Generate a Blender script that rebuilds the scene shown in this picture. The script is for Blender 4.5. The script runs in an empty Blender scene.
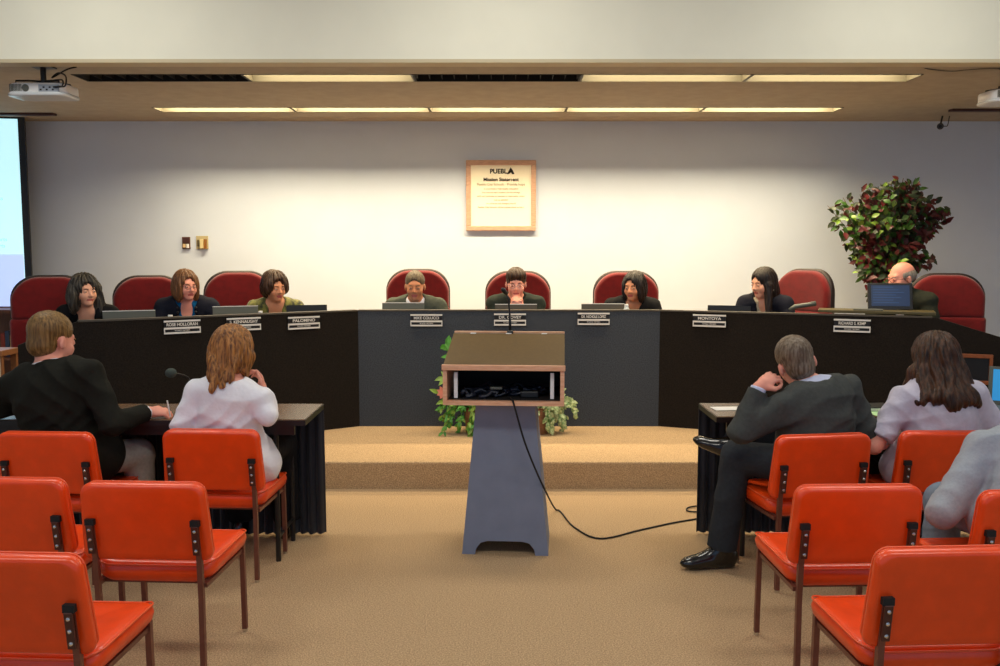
import bpy, bmesh, math, random
import numpy as np
from mathutils import Vector, Matrix
PI = math.pi
random.seed(7); RNG = np.random.RandomState(11)
C = bpy.context.scene.collection
SC = bpy.context.scene

# ------------------------------------------------------------------ camera
FPX, H = 900.0, 1.56
PITCH = math.atan(83.0/FPX)
cam = bpy.data.cameras.new('camera'); cam.sensor_width = 36.0; cam.lens = 36.0*FPX/1000.0
cam.clip_start = 0.05
camo = bpy.data.objects.new('camera', cam); C.objects.link(camo)
camo.location = (0, 0, H); camo.rotation_euler = (PI/2-PITCH, 0, 0)
SC.camera = camo
def ray(px, py):
    u = (px-500)/FPX; v = (py-333)/FPX
    return Vector((u, math.cos(PITCH)-v*math.sin(PITCH), -math.sin(PITCH)-v*math.cos(PITCH)))
def at(px, py, Y):
    d = ray(px, py); t = Y/d.y
    return Vector((d.x*t, Y, H+d.z*t))
def onz(px, py, z):
    d = ray(px, py); t = (z-H)/d.z
    return Vector((d.x*t, d.y*t, z))

# ------------------------------------------------------------------ world, exposure
w = bpy.data.worlds.new('world'); SC.world = w; w.use_nodes = True
bg = w.node_tree.nodes['Background']; bg.inputs[0].default_value = (0.50, 0.69, 1.0, 1); bg.inputs[1].default_value = 0.66
SC.view_settings.view_transform = 'Standard'; SC.view_settings.look = 'None'
SC.view_settings.exposure = 0.0; SC.view_settings.gamma = 1.0; SC.view_settings.use_curve_mapping = False
SC.cycles.use_denoising = True
SC.cycles.max_bounces = 6
WARM = (1.0, 0.80, 0.50)
NEUT = (1.0, 0.965, 0.88)
def area(name, loc, sx, sy, power, col, spread=PI, rot=(0, 0, 0), parent=None):
    l = bpy.data.lights.new(name, 'AREA'); l.shape = 'RECTANGLE'; l.size = sx; l.size_y = sy
    l.energy = power; l.color = col; l.spread = spread
    o = bpy.data.objects.new(name, l); C.objects.link(o); o.location = loc; o.rotation_euler = rot
    if parent: o.parent = parent
    return o
P_FAR, P_NEAR, P_ROOM = 60.0, 30.0, 27.5      # lamp powers: wall row, desk row, audience hall

# ------------------------------------------------------------------ materials
def srgb(r, g, b):
    f = lambda c: (c/255.0/12.92) if c <= 10 else ((c/255.0+0.055)/1.055)**2.4
    return (f(r), f(g), f(b), 1)
MATS = {}
def mat(name, col, rough=0.6, metal=0.0, spec=0.5, noise=0.0, nscale=40, bump=0.0, bscale=200, stretch=(1, 1, 1), col2=None, emit=0.0, coat=0.0, sheen=0.0, dist=0.004):
    if name in MATS: return MATS[name]
    m = bpy.data.materials.new(name); m.use_nodes = True; nt = m.node_tree
    b = nt.nodes['Principled BSDF']
    b.inputs['Base Color'].default_value = col; b.inputs['Roughness'].default_value = rough
    b.inputs['Metallic'].default_value = metal; b.inputs['Specular IOR Level'].default_value = spec
    if coat: b.inputs['Coat Weight'].default_value = coat; b.inputs['Coat Roughness'].default_value = 0.2
    if sheen: b.inputs['Sheen Weight'].default_value = sheen
    if emit:
        b.inputs['Emission Color'].default_value = col; b.inputs['Emission Strength'].default_value = emit
    tc = nt.nodes.new('ShaderNodeTexCoord'); mp = nt.nodes.new('ShaderNodeMapping')
    mp.inputs['Scale'].default_value = stretch
    nt.links.new(tc.outputs['Object'], mp.inputs['Vector'])
    if noise or col2:
        n = nt.nodes.new('ShaderNodeTexNoise'); n.inputs['Scale'].default_value = nscale; n.inputs['Detail'].default_value = 5
        nt.links.new(mp.outputs[0], n.inputs['Vector'])
        r = nt.nodes.new('ShaderNodeValToRGB')
        r.color_ramp.elements[0].position = 0.35; r.color_ramp.elements[1].position = 0.65
        c2 = col2 if col2 else tuple(min(1, c*(1+noise)) for c in col[:3])+(1,)
        c1 = col if col2 else tuple(c*(1-noise) for c in col[:3])+(1,)
        r.color_ramp.elements[0].color = c1; r.color_ramp.elements[1].color = c2
        nt.links.new(n.outputs['Fac'], r.inputs['Fac']); nt.links.new(r.outputs['Color'], b.inputs['Base Color'])
        if emit: nt.links.new(r.outputs['Color'], b.inputs['Emission Color'])
    if bump:
        n2 = nt.nodes.new('ShaderNodeTexNoise'); n2.inputs['Scale'].default_value = bscale; n2.inputs['Detail'].default_value = 3
        nt.links.new(mp.outputs[0], n2.inputs['Vector'])
        bp = nt.nodes.new('ShaderNodeBump'); bp.inputs['Strength'].default_value = bump; bp.inputs['Distance'].default_value = dist
        nt.links.new(n2.outputs['Fac'], bp.inputs['Height']); nt.links.new(bp.outputs['Normal'], b.inputs['Normal'])
    MATS[name] = m
    return m
M_wall = mat('wall_paint', srgb(206, 219, 238), 0.85, noise=0.015, nscale=3, bump=0.15, bscale=300)
M_head = mat('header_paint', srgb(222, 221, 204), 0.85, noise=0.015, nscale=4, bump=0.1, bscale=300)
M_ceil = mat('ceiling_tile', srgb(160, 150, 134), 0.95, noise=0.06, nscale=9, bump=0.5, bscale=150)
M_carpet = mat('carpet', srgb(168, 139, 104), 0.97, spec=0.1, col2=srgb(218, 187, 147), nscale=160, bump=1.0, bscale=140, dist=0.01)
M_deskC = mat('desk_fabric_grey', srgb(60, 66, 75), 0.85, spec=0.3, noise=0.3, nscale=120, bump=0.6, bscale=260)
M_deskW = mat('desk_fabric_dark', srgb(29, 24, 20), 0.9, spec=0.2, noise=0.35, nscale=120, bump=0.6, bscale=260)
M_cap = mat('desk_cap', srgb(74, 68, 58), 0.5)
M_black = mat('black_plastic', srgb(18, 18, 19), 0.4)
M_rubber = mat('black_rubber', srgb(14, 14, 14), 0.7)
M_chrome = mat('chrome', srgb(215, 215, 215), 0.2, metal=1)
M_steel = mat('brown_enamel', srgb(118, 72, 58), 0.35, metal=0.35, noise=0.08, nscale=30)
M_brkt = mat('dark_bracket', srgb(84, 50, 42), 0.4, metal=0.4)
M_orange = mat('orange_vinyl', srgb(240, 72, 9), 0.33, spec=0.5, noise=0.06, nscale=14, bump=0.12, bscale=180, coat=0.15)
M_piping = mat('orange_piping', srgb(240, 92, 44), 0.35)
M_red = mat('red_upholstery', srgb(108, 8, 12), 0.85, spec=0.25, noise=0.12, nscale=25, bump=0.3, bscale=400, sheen=0.3)
M_redshell = mat('chair_shell', srgb(30, 16, 16), 0.6)
M_wood = mat('podium_oak', srgb(242, 190, 152), 0.4, col2=srgb(226, 166, 126), nscale=14, stretch=(1, 6, 6), bump=0.05)
M_olive = mat('podium_lid', srgb(92, 70, 34), 0.5, noise=0.1, nscale=60)
M_pod = mat('podium_laminate', srgb(124, 134, 156), 0.65, noise=0.05, nscale=10)
M_podside = mat('podium_edge', srgb(70, 66, 68), 0.5)
M_table = mat('table_laminate', srgb(104, 76, 50), 0.25, noise=0.12, nscale=12, stretch=(1, 8, 1))
M_skirt = mat('skirt_cloth', srgb(14, 17, 32), 0.75, sheen=0.2, bump=0.2, bscale=30)
M_white = mat('white_plastic', srgb(236, 236, 234), 0.4)
M_grey = mat('grey_plastic', srgb(84, 87, 80), 0.45)
M_silver = mat('nameplate_silver', srgb(222, 220, 216), 0.4, metal=0.0)
M_paper = mat('paper', srgb(235, 235, 230), 0.8)
M_green = mat('green_paper', srgb(190, 232, 170), 0.8)
M_lamp = mat('lamp_diffuser', srgb(232, 214, 158), 0.5, emit=0.78)
M_lampoff = mat('lamp_louver_dark', srgb(9, 9, 9), 0.8)
M_trough = mat('lamp_trough', srgb(70, 66, 52), 0.6)
M_frameW = mat('frame_oak', srgb(204, 164, 138), 0.45, noise=0.12, nscale=20, stretch=(1, 1, 6))
M_print = mat('print_ink', srgb(25, 22, 18), 0.8)
M_printg = mat('print_ink_grey', srgb(150, 138, 104), 0.8)
M_dwood = mat('dark_wood', srgb(92, 50, 28), 0.45, noise=0.25, nscale=12, stretch=(6, 1, 1))
M_screen = mat('screen_glow', (0.50, 0.83, 0.92, 1), 0.6, emit=1.0)
M_screen2 = mat('screen_glow_grey', (0.42, 0.54, 0.86, 1), 0.6, emit=1.0)
M_screenb = mat('screen_glow_blue', (0.16, 0.52, 0.86, 1), 0.6, emit=1.0)
M_screenl = mat('screen_lines', (0.30, 0.60, 0.72, 1), 0.6, emit=0.8)
M_mon = mat('monitor_glow', (0.008, 0.02, 0.055, 1), 0.35, emit=0.7)
M_mon2 = mat('monitor_rows', (0.03, 0.06, 0.13, 1), 0.25, emit=0.8)
M_lap = mat('laptop_glow', (0.02, 0.20, 0.45, 1), 0.25, emit=0.8)
M_terra = mat('planter_wood', srgb(128, 88, 58), 0.6, noise=0.2, nscale=25, stretch=(1, 1, 5))
M_bark = mat('bark', srgb(86, 66, 48), 0.9, noise=0.25, nscale=30, bump=0.5)
M_leafg = mat('leaf_green', srgb(58, 98, 32), 0.45, noise=0.25, nscale=9)
M_leafl = mat('leaf_light_green', srgb(126, 160, 60), 0.45, noise=0.2, nscale=9)
M_leafr = mat('leaf_red', srgb(84, 24, 28), 0.45, noise=0.3, nscale=9)
M_leafd = mat('leaf_dark', srgb(36, 52, 26), 0.5, noise=0.25, nscale=9)
M_leafv = mat('leaf_variegated', srgb(96, 138, 74), 0.5, col2=srgb(206, 214, 160), nscale=60)
M_fern = mat('leaf_fern', srgb(70, 140, 40), 0.5, noise=0.25, nscale=12)
M_flower = mat('flower_pink', srgb(224, 140, 120), 0.6)
M_navy = mat('cable_bundle', srgb(24, 30, 44), 0.4)

# ------------------------------------------------------------------ helpers
def tag(o, label=None, cat=None, group=None, kind=None):
    if label: o['label'] = label
    if cat: o['category'] = cat
    if group: o['group'] = group
    if kind: o['kind'] = kind
    return o
def empty(name, loc, rz=0, label=None, cat=None, group=None):
    o = bpy.data.objects.new(name, None); C.objects.link(o); o.location = loc; o.rotation_euler = (0, 0, rz)
    o.empty_display_size = 0.05
    return tag(o, label, cat, group)
def obj(name, bm, m, parent=None, smooth=False, label=None, loc=None, rz=None):
    me = bpy.data.meshes.new(name)
    bmesh.ops.recalc_face_normals(bm, faces=bm.faces[:])
    bm.to_mesh(me); bm.free()
    for mm in (m if isinstance(m, (list, tuple)) else [m]): me.materials.append(mm)
    if smooth:
        for p in me.polygons: p.use_smooth = True
        if smooth == 'auto':
            try: me.set_sharp_from_angle(angle=math.radians(40))
            except Exception: pass
    o = bpy.data.objects.new(name, me); C.objects.link(o)
    if parent: o.parent = parent
    if label: o['label'] = label
    if loc is not None: o.location = loc
    if rz is not None: o.rotation_euler = (0, 0, rz)
    return o
def copy_tree(o, parent=None):
    c = o.copy(); C.objects.link(c)
    if parent: c.parent = parent
    for ch in list(o.children): copy_tree(ch, c)
    return c
def box(bm, x0, x1, y0, y1, z0, z1, mi=0, bev=0.0, M=None):
    r = bmesh.ops.create_cube(bm, size=1.0)
    vs = r['verts']
    for v in vs:
        v.co = Vector(((x0+x1)/2+v.co.x*(x1-x0), (y0+y1)/2+v.co.y*(y1-y0), (z0+z1)/2+v.co.z*(z1-z0)))
        if M is not None: v.co = M @ v.co
    fs = list({f for v in vs for f in v.link_faces})
    for f in fs: f.material_index = mi
    if bev:
        es = list({e for v in vs for e in v.link_edges})
        r2 = bmesh.ops.bevel(bm, geom=es, offset=bev, segments=2, affect='EDGES', profile=0.5)
        for f in r2['faces']: f.material_index = mi
    return vs
def B(*a, **k):
    bm = bmesh.new(); box(bm, *a, **k); return bm
def tube(bm, pts, r, seg=8, mi=0, caps=True):
    pts = [Vector(p) for p in pts]; rs = r if isinstance(r, (list, tuple)) else [r]*len(pts)
    rings = []; up = None
    for i, p in enumerate(pts):
        t = (pts[min(i+1, len(pts)-1)]-pts[max(i-1, 0)]).normalized()
        if up is None:
            up = Vector((0, 0, 1)) if abs(t.z) < 0.9 else Vector((1, 0, 0))
        n = (up - t*up.dot(t)).normalized(); up = n; b2 = t.cross(n)
        rings.append([bm.verts.new(p+(n*math.cos(2*PI*k/seg+PI/seg)+b2*math.sin(2*PI*k/seg+PI/seg))*rs[i]) for k in range(seg)])
    for a, b in zip(rings[:-1], rings[1:]):
        for k in range(seg):
            f = bm.faces.new((a[k], a[(k+1) % seg], b[(k+1) % seg], b[k])); f.material_index = mi
    if caps:
        bm.faces.new(rings[0]).material_index = mi; bm.faces.new(rings[-1][::-1]).material_index = mi
def T(pts, r, seg=8, mi=0):
    bm = bmesh.new(); tube(bm, pts, r, seg, mi); return bm
def prism(bm, poly, y0, y1, mi=0, M=None, taper=None):
    """polygon in x,z extruded from y0 to y1"""
    a = [bm.verts.new((x, y0, z)) for x, z in poly]; b = [bm.verts.new((x, y1, z)) for x, z in poly]
    n = len(poly)
    fs = [bm.faces.new(a), bm.faces.new(b[::-1])]
    for k in range(n): fs.append(bm.faces.new((a[k], b[k], b[(k+1) % n], a[(k+1) % n])))
    for f in fs: f.material_index = mi
    if M is not None:
        for v in a+b: v.co = M @ v.co
    return a, b
def ball(bm, c, r, mi=0, sc=(1, 1, 1), seg=12):
    res = bmesh.ops.create_uvsphere(bm, u_segments=seg, v_segments=max(6, seg//2+2), radius=1.0)
    for v in res['verts']: v.co = Vector((c[0]+v.co.x*r*sc[0], c[1]+v.co.y*r*sc[1], c[2]+v.co.z*r*sc[2]))
    for f in {f for v in res['verts'] for f in v.link_faces}: f.material_index = mi
def outline_rr(w, h, rads, seg=7):
    """rounded rectangle centred at 0, corner radii order: (+,+) (-,+) (-,-) (+,-)"""
    pts = []
    cs = [(1, 1, 0), (-1, 1, 90), (-1, -1, 180), (1, -1, 270)]
    for (sx, sy, a0), r in zip(cs, rads):
        cx, cy = sx*(w/2-r), sy*(h/2-r)
        for k in range(seg+1):
            a = math.radians(a0+90*k/seg); pts.append((cx+r*math.cos(a), cy+r*math.sin(a)))
    return pts
def cushion(outline, t, edge=0.02, puff=0.01, bend=lambda x, z: 0.0, rings=7, M=None, mi=0):
    """closed pillow: outline in (x,z), thickness t along y, rounded rim"""
    bm = bmesh.new(); n = len(outline)
    mx = max(max(abs(x), abs(z)) for x, z in outline)
    prof = []
    for k in range(4):
        a = (k/3.0)*PI/2
        prof.append((1-(edge/mx)*(1-math.cos(a)), (t/2-edge)+edge*math.sin(a)))
    s1 = prof[-1][0]
    for k in range(1, rings):
        s = s1*(1-k/rings); prof.append((s, t/2+puff*math.sin(PI/2*k/rings)))
    def ring(s, y): return [bm.verts.new((x*s, y+bend(x*s, z*s), z*s)) for x, z in outline]
    front = [ring(s, -y) for s, y in prof]; back = [ring(s, y) for s, y in prof]
    def strip(a, b, fl):
        for k in range(n):
            q = (a[k], a[(k+1) % n], b[(k+1) % n], b[k]); bm.faces.new(q if fl else q[::-1])
    for a, b in zip(front[:-1], front[1:]): strip(a, b, True)
    for a, b in zip(back[:-1], back[1:]): strip(a, b, False)
    strip(front[0], back[0], False)
    for rg, y in ((front[-1], -t/2-puff), (back[-1], t/2+puff)):
        c = bm.verts.new((0, y+bend(0, 0), 0))
        for k in range(n): bm.faces.new((rg[k], rg[(k+1) % n], c))
    if M is not None:
        for v in bm.verts: v.co = M @ v.co
    for f in bm.faces: f.material_index = mi
    return bm
def text(name, s, size, m, parent, loc, rot, align='CENTER', extrude=0.0008, bold=0.0, sx=1.0):
    cu = bpy.data.curves.new(name, 'FONT'); cu.body = s; cu.size = size; cu.align_x = align; cu.align_y = 'CENTER'
    cu.extrude = extrude; cu.offset = bold
    cu.materials.append(m)
    tmp = bpy.data.objects.new('tmp', cu); me = bpy.data.meshes.new_from_object(tmp); me.name = name
    bpy.data.objects.remove(tmp)
    if not me.materials: me.materials.append(m)
    o = bpy.data.objects.new(name, me); C.objects.link(o); o.parent = parent; o.location = loc; o.rotation_euler = rot; o.scale = (sx, 1, 1)
    return o

# ------------------------------------------------------------------ room
def struct(name, bm, m): 
    o = obj(name, bm, m); o['kind'] = 'structure'; return o
CZ, WY, HY = 2.82, 9.0, 6.17
RX = 5.6
struct('floor', B(-RX, RX, -2.5, WY+.1, -0.1, 0), M_carpet)
YE = 5.78                                            # platform edge
bm = B(-RX, RX, YE, WY+.05, -0.02, 0.18, bev=0.012)
struct('trim_1', bm, M_carpet)
struct('wall_back', B(-RX-.1, RX+.1, WY, WY+.12, 0, 3.0), M_wall)
struct('wall_left', B(-RX-.1, -RX, -2.5, WY, 0, 4.0), M_wall)
struct('wall_right', B(RX, RX+.1, -2.5, WY, 0, 4.0), M_wall)
struct('wall_header', B(-RX, RX, HY-.12, HY, CZ-.015, 3.8), M_head)
struct('trim_2', B(-RX, RX, HY-.125, HY+.01, CZ-.035, CZ-.012), mat('header_bead', srgb(190, 178, 148), .7))
struct('ceiling', B(-RX, RX, -2.5, HY-.12, 3.7, 3.8), M_wall)
# lower ceiling with two long lamp slots
LN = (6.62, 6.89, -3.09, 3.05); LF = (8.13, 8.37, -3.09, 3.05)
bm = bmesh.new()
for (a, b) in ((HY, LN[0]), (LN[1], LF[0]), (LF[1], WY)): box(bm, -RX, RX, a, b, CZ, CZ+.03)
for L in (LN, LF):
    box(bm, -RX, L[2], L[0], L[1], CZ, CZ+.03); box(bm, L[3], RX, L[0], L[1], CZ, CZ+.03)
o = struct('ceiling', bm, M_ceil); o.name = 'ceiling_lower'
struct('trim_3', B(-RX, -4.12, 8.44, 8.52, CZ-.02, CZ), mat('slot_trim', srgb(64, 30, 26), .6))
struct('trim_4', B(4.05, RX, 8.2, 8.28, CZ-.02, CZ), MATS['slot_trim'])
def strip_light(x0, x1, y0, y1, on, power, label, group):
    e = empty('ceiling_light', ((x0+x1)/2, (y0+y1)/2, CZ), 0, label, 'ceiling light', group)
    w2, d2 = (x1-x0)/2, (y1-y0)/2
    bm = bmesh.new(); z0, z1 = -0.004, 0.16
    box(bm, -w2, w2, -d2, -d2+.008, z0, z1); box(bm, -w2, w2, d2-.008, d2, z0, z1)
    box(bm, -w2, -w2+.012, -d2+.008, d2-.008, z0, z1); box(bm, w2-.012, w2, -d2+.008, d2-.008, z0, z1)
    box(bm, -w2, w2, -d2, d2, z1, z1+.01)
    obj('housing', bm, M_trough if on else M_lampoff, e)
    if on:
        obj('diffuser', B(-w2+.014, w2-.014, -d2+.01, d2-.01, .145, .155), M_lamp, e)
        area('lamp', (0, 0, 0.14), (x1-x0)*.94, (y1-y0)*.8, power, WARM, math.radians(150), parent=e)
    else:
        bm = bmesh.new()
        for k in range(14): box(bm, -w2+.02+k*(2*w2-.04)/13-.002, -w2+.02+k*(2*w2-.04)/13+.002, -d2+.01, d2-.01, .01, .06)
        obj('louver', bm, M_lampoff, e)
places = ['end lamp nearer the projection screen', 'second lamp from the projection screen', 'middle lamp of the row', 'second lamp from the ficus end', 'end lamp nearer the ficus']
for k in range(5):
    s = 6.14/5
    x0 = LN[2]+k*s
    on = k in (1, 3, 4)
    strip_light(x0, x0+s, LN[0], LN[1], on, P_NEAR,
                ('lit' if on else 'unlit dark')+' recessed strip light above the curved desk, '+places[k], 'strip lights above the curved desk')
    strip_light(x0, x0+s, LF[0], LF[1], True, P_FAR,
                'lit narrow recessed strip light nearest the rear wall, '+places[k], 'strip lights along the rear wall')
# lamps of the audience hall, recessed in its ceiling behind the header
for i, (x, y) in enumerate(((-2.6, 4.9), (0, 4.9), (2.6, 4.9), (-2.6, 1.6), (0, 1.6), (2.6, 1.6))):
    e = empty('ceiling_light', (x, y, 3.7), 0, 'square ceiling light above the audience seats', 'ceiling light', 'ceiling lights above the audience')
    obj('housing', B(-.62, .62, -.32, .32, -.03, 0), M_white, e)
    obj('diffuser', B(-.58, .58, -.28, .28, -.036, -.0301), M_lamp, e)
    area('lamp', (0, 0, -.045), 1.1, .5, P_ROOM, NEUT, parent=e)

# ------------------------------------------------------------------ projection screen (angled across the corner)
e = empty('projection_screen', (-4.53, 8.72, 0), math.radians(10), 'large lit projection screen hanging beside the rear wall', 'projection screen')
sh = 2.84
obj('frame', B(-2.4, 0, .0, .03, .93, sh), M_black, e)
obj('picture', B(-2.4, -.06, -.006, -.001, 1.0, sh-.04), M_screen, e, label='glowing pale cyan projected page')
obj('grey_band', B(-2.4, -.062, -.009, -.0062, 1.0, 1.52), M_screen2, e, label='bluish grey lower band of the projected page')
obj('title_bar', B(-2.4, -.25, -.009, -.0062, sh-.14, sh-.06), M_screenb, e, label='blue bar at the top of the projected page')
for k, (zz, xx) in enumerate(((2.36, -.42), (2.12, -.25), (2.05, -.22), (1.95, -.5), (1.76, -.3), (1.66, -.2), (1.60, -.22))):
    text('text_line', 'Consideration of the minutes and reports', .05, M_screenl, e, (xx, -.007, zz), (PI/2, 0, 0), align='RIGHT')

# ------------------------------------------------------------------ mission statement in a frame
c = at(501, 195.5, WY-.03)
e = empty('framed_notice', (c.x, WY-.025, c.z), 0, 'oak framed mission statement hanging on the rear wall', 'framed notice')
fw, fh = .345, .345
bm = bmesh.new(); t_ = .048
for (a, b, c_, d) in ((-fw, fw, fh-t_, fh), (-fw, fw, -fh, -fh+t_), (-fw, -fw+t_, -fh+t_, fh-t_), (fw-t_, fw, -fh+t_, fh-t_)):
    box(bm, a, b, -.014, .024, c_, d, bev=.005)
obj('frame', bm, M_frameW, e)
obj('sheet', B(-fw+t_-.002, fw-t_+.002, 0, .01, -fh+t_-.002, fh-t_+.002), mat('cream_paper', srgb(250, 244, 222), .8), e)
R90 = (PI/2, 0, 0)
text('lettering', 'PUEBL', .062, M_print, e, (-.025, -.002, .235), R90, bold=.002)
bm = bmesh.new(); prism(bm, [(0.058, .208), (.095, .275), (.118, .243), (.132, .208), (.112, .208), (.098, .226), (.082, .212)], -.003, -.001)
obj('emblem', bm, M_print, e, label='black peaked emblem after the lettering')
text('lettering', 'Mission Statement', .047, M_print, e, (0, -.002, .155), R90, bold=.0012)
text('lettering', 'Pueblo City Schools - Provide hope', .033, M_printg, e, (0, -.002, .108), R90)
for k, s in enumerate(('is to provide a high quality education', 'that assures each student the knowledge', 'skills and attitudes to become a responsible citizen', 'and to succeed', 'in a diverse and changing world', 'Pueblo City Schools will be a great place to learn')):
    text('lettering', s, .023, M_printg, e, (0, -.002, .066-k*.036), R90)
# wall switches
def switch(px, py, wpx, hpx, dark, label):
    c = at(px, py, WY); s = FPX/WY; ww, hh = wpx/s/2, hpx/s/2
    e = empty('wall_switch', (c.x, WY, c.z), 0, label, 'switch plate')
    obj('plate', B(-ww, ww, -.012, 0, -hh, hh, bev=.003), mat('switch_brown' if dark else 'switch_beige', srgb(98, 62, 48) if dark else srgb(180, 168, 128), .4), e)
    if dark:
        obj('button', B(-ww*.7, -ww*.1, -.03, -.012, -hh*.75, -hh*.15, bev=.003), mat('btn_cream', srgb(230, 200, 150), .4), e)
        obj('button', B(ww*.15, ww*.75, -.03, -.012, -hh*.85, -hh*.15, bev=.003), M_white, e)
        obj('cover', B(-ww*.9, ww*.9, -.024, -.012, hh*.0, hh*.9, bev=.003), mat('sw_cov', srgb(70, 40, 34), .4), e)
    else:
        obj('rocker', B(-ww*.75, -ww*.45, -.024, -.012, -hh*.6, hh*.4), mat('sw_olive', srgb(90, 80, 50), .4), e)
        obj('cover', B(-ww*.2, ww*.35, -.05, -.012, -hh*.9, hh*.5, bev=.003), mat('sw_cream', srgb(214, 200, 150), .4), e)
        obj('rocker', B(ww*.4, ww*.8, -.04, -.012, -hh*.9, hh*.5), mat('sw_amber', srgb(140, 92, 34), .4), e)
switch(186.5, 243, 8, 12, True, 'small brown control box with two buttons on the rear wall')
switch(202.5, 242.5, 12, 13, False, 'wider beige switch plate beside the brown control box')

# ------------------------------------------------------------------ curved desk (dais)
DF = 0.18; DT = 1.09; WT = DF+.74
PL = Vector((at(358, 311, 6.98).x, 6.98)); PR = Vector((at(660, 311, 6.98).x, 6.98))
PL2 = Vector((-2.64, 5.99)); PR2 = Vector((3.02, 6.27))
PL3 = Vector((-3.11, 5.77)); PR3 = Vector((3.95, 5.90))
desk = empty('curved_desk', (0, 6.98, DF), 0, 'long angular council desk clad in dark fabric on the carpeted platform', 'desk')
def dw(p, z=0): return Vector((p.x, p.y-6.98, z-DF))
def panel(name, a, b, za, zb, m, th=.05, label=None):
    d = (b-a).normalized(); n = Vector((-d.y, d.x))
    if n.y < 0: n = -n
    bm = bmesh.new()
    lo = [dw(a, DF), dw(b, DF)]; hi = [dw(a, za), dw(b, zb)]
    off = Vector((n.x*th, n.y*th, 0))
    v = [bm.verts.new(p) for p in (lo[0], lo[1], hi[1], hi[0])]+[bm.verts.new(p+off) for p in (lo[0], lo[1], hi[1], hi[0])]
    for q in ((0, 1, 2, 3), (4, 5, 6, 7), (0, 1, 5, 4), (3, 2, 6, 7), (0, 3, 7, 4), (1, 2, 6, 5)): bm.faces.new([v[i] for i in q])
    return obj(name, bm, m, desk, label=label)
def cap(a, b, za, zb):
    d = (b-a).normalized(); n = Vector((-d.y, d.x))
    if n.y < 0: n = -n
    bm = bmesh.new()
    q = []
    for p, z in ((a, za), (b, zb)):
        for o_, h_ in ((-.004, -.004), (.06, -.004), (.06, .007), (-.004, .007)):
            q.append(bm.verts.new(dw(p, z+h_)+Vector((n.x*o_, n.y*o_, 0))))
    for k in range(4): bm.faces.new((q[k], q[(k+1) % 4], q[4+(k+1) % 4], q[4+k]))
    bm.faces.new(q[:4]); bm.faces.new(q[4:])
    obj('cap_rail', bm, M_cap, desk)
panel('front_panel', PL, PR, DT, DT, M_deskC, label='grey straight middle front panel')
panel('front_panel', PL2, PL, DT, DT, M_deskW); panel('front_panel', PR, PR2, DT, DT, M_deskW)
kk = (PL3-PL2).normalized()*.18
panel('end_panel', PL2+kk*.9, PL2, DT, DT, M_deskW); panel('end_panel', PR2, PR2+Vector((.02, -.008)), DT, DT, M_deskW)
panel('end_panel', PL3, PL2+kk*.9, .945, DT, M_deskW, label='sloping end panel of the desk')
panel('end_panel', PR2+Vector((.02, -.008)), PR3, DT, .79, M_deskW, label='sloping end panel of the desk')
cap(PL, PR, DT, DT); cap(PL2, PL, DT, DT); cap(PR, PR2, DT, DT); cap(PL2+kk*.9, PL2, DT, DT)
# worktop behind the panels
def inset(p, n, d): return Vector((p.x+n.x*d, p.y+n.y*d))
bm = bmesh.new()
front = [PL2, PL, PR, PR2]
backp = [Vector((PL2.x-.30, PL2.y+.60)), Vector((PL.x-.15, PL.y+.62)), Vector((PR.x+.13, PR.y+.62)), Vector((PR2.x+.25, PR2.y+.60))]
fr2 = [inset(front[0], Vector((-.42, .9)), .055), inset(front[1], Vector((-.2, .98)), .055), inset(front[2], Vector((.2, .98)), .055), inset(front[3], Vector((.38, .92)), .055)]
a = [bm.verts.new(dw(p, WT)) for p in fr2+backp[::-1]]; b = [bm.verts.new(dw(p, WT-.035)) for p in fr2+backp[::-1]]
n = len(a); idx = [(0, 1, 6, 7), (1, 2, 5, 6), (2, 3, 4, 5)]
for q in idx: bm.faces.new([a[i] for i in q]); bm.faces.new([b[i] for i in q][::-1])
for k in range(n): bm.faces.new((a[k], a[(k+1) % n], b[(k+1) % n], b[k]))
obj('worktop', bm, M_table, desk)
def panel_dir(a, b):
    d = (b-a).normalized(); return math.atan2(d.y, d.x)
angL, angR = panel_dir(PL2, PL), panel_dir(PR, PR2)
def on_panel(px, py, a, b, off=-.004):
    """point on the vertical panel plane a-b seen at px,py"""
    d = ray(px, py); n = Vector((-(b-a).y, (b-a).x)).normalized()
    t = (a.x*n.x+a.y*n.y)/(d.x*n.x+d.y*n.y)
    p = Vector((d.x*t, d.y*t, H+d.z*t))
    if n.y < 0: n = -n
    return p+Vector((n.x, n.y, 0))*off
# name plates
def nameplate(px, py, a, b, s, label):
    p = on_panel(px, py, a, b); ang = panel_dir(a, b)
    e = empty('name_plate', p, ang, label, 'name plate', 'name plates on the curved desk front')
    w2 = .121
    obj('plate', B(-w2, w2, -.006, .004, -.046, .044), M_black, e)
    bm = bmesh.new()
    for z0, z1 in ((.034, .046), (-.016, -.003), (-.048, -.036)): box(bm, -w2-.003, w2+.003, -.010, -.0061, z0, z1)
    box(bm, -w2-.003, -w2+.004, -.0102, -.0061, -.036, -.016); box(bm, w2-.004, w2+.003, -.0102, -.0061, -.036, -.016)
    obj('silver_strip', bm, M_silver, e, label='silver edging strips')
    text('lettering', s, .030, mat('plate_white', srgb(225, 222, 215), .5), e, (0, -.0068, .0155), R90, bold=.0006, sx=min(1.15, 11.5/max(len(s), 1)))
    text('lettering', 'BOARD MEMBER', .014, MATS['plate_white'], e, (0, -.0068, -.026), R90)
nameplate(182, 326.5, PL2, PL, 'ROSE HOLLORAN', 'name plate on the desk below the woman with a bead necklace')
nameplate(243.5, 323.8, PL2, PL, 'S. KENNAUGHY', 'name plate half hidden by the brown bob of the white-jacketed woman')
nameplate(303.5, 322.5, PL2, PL, 'PALOMINO', 'name plate with one short name below the black laptop lid')
nameplate(426.5, 320, PL, PR, 'MIKE COLUCCI', 'name plate on the desk below the man in grey suit and tie')
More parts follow.
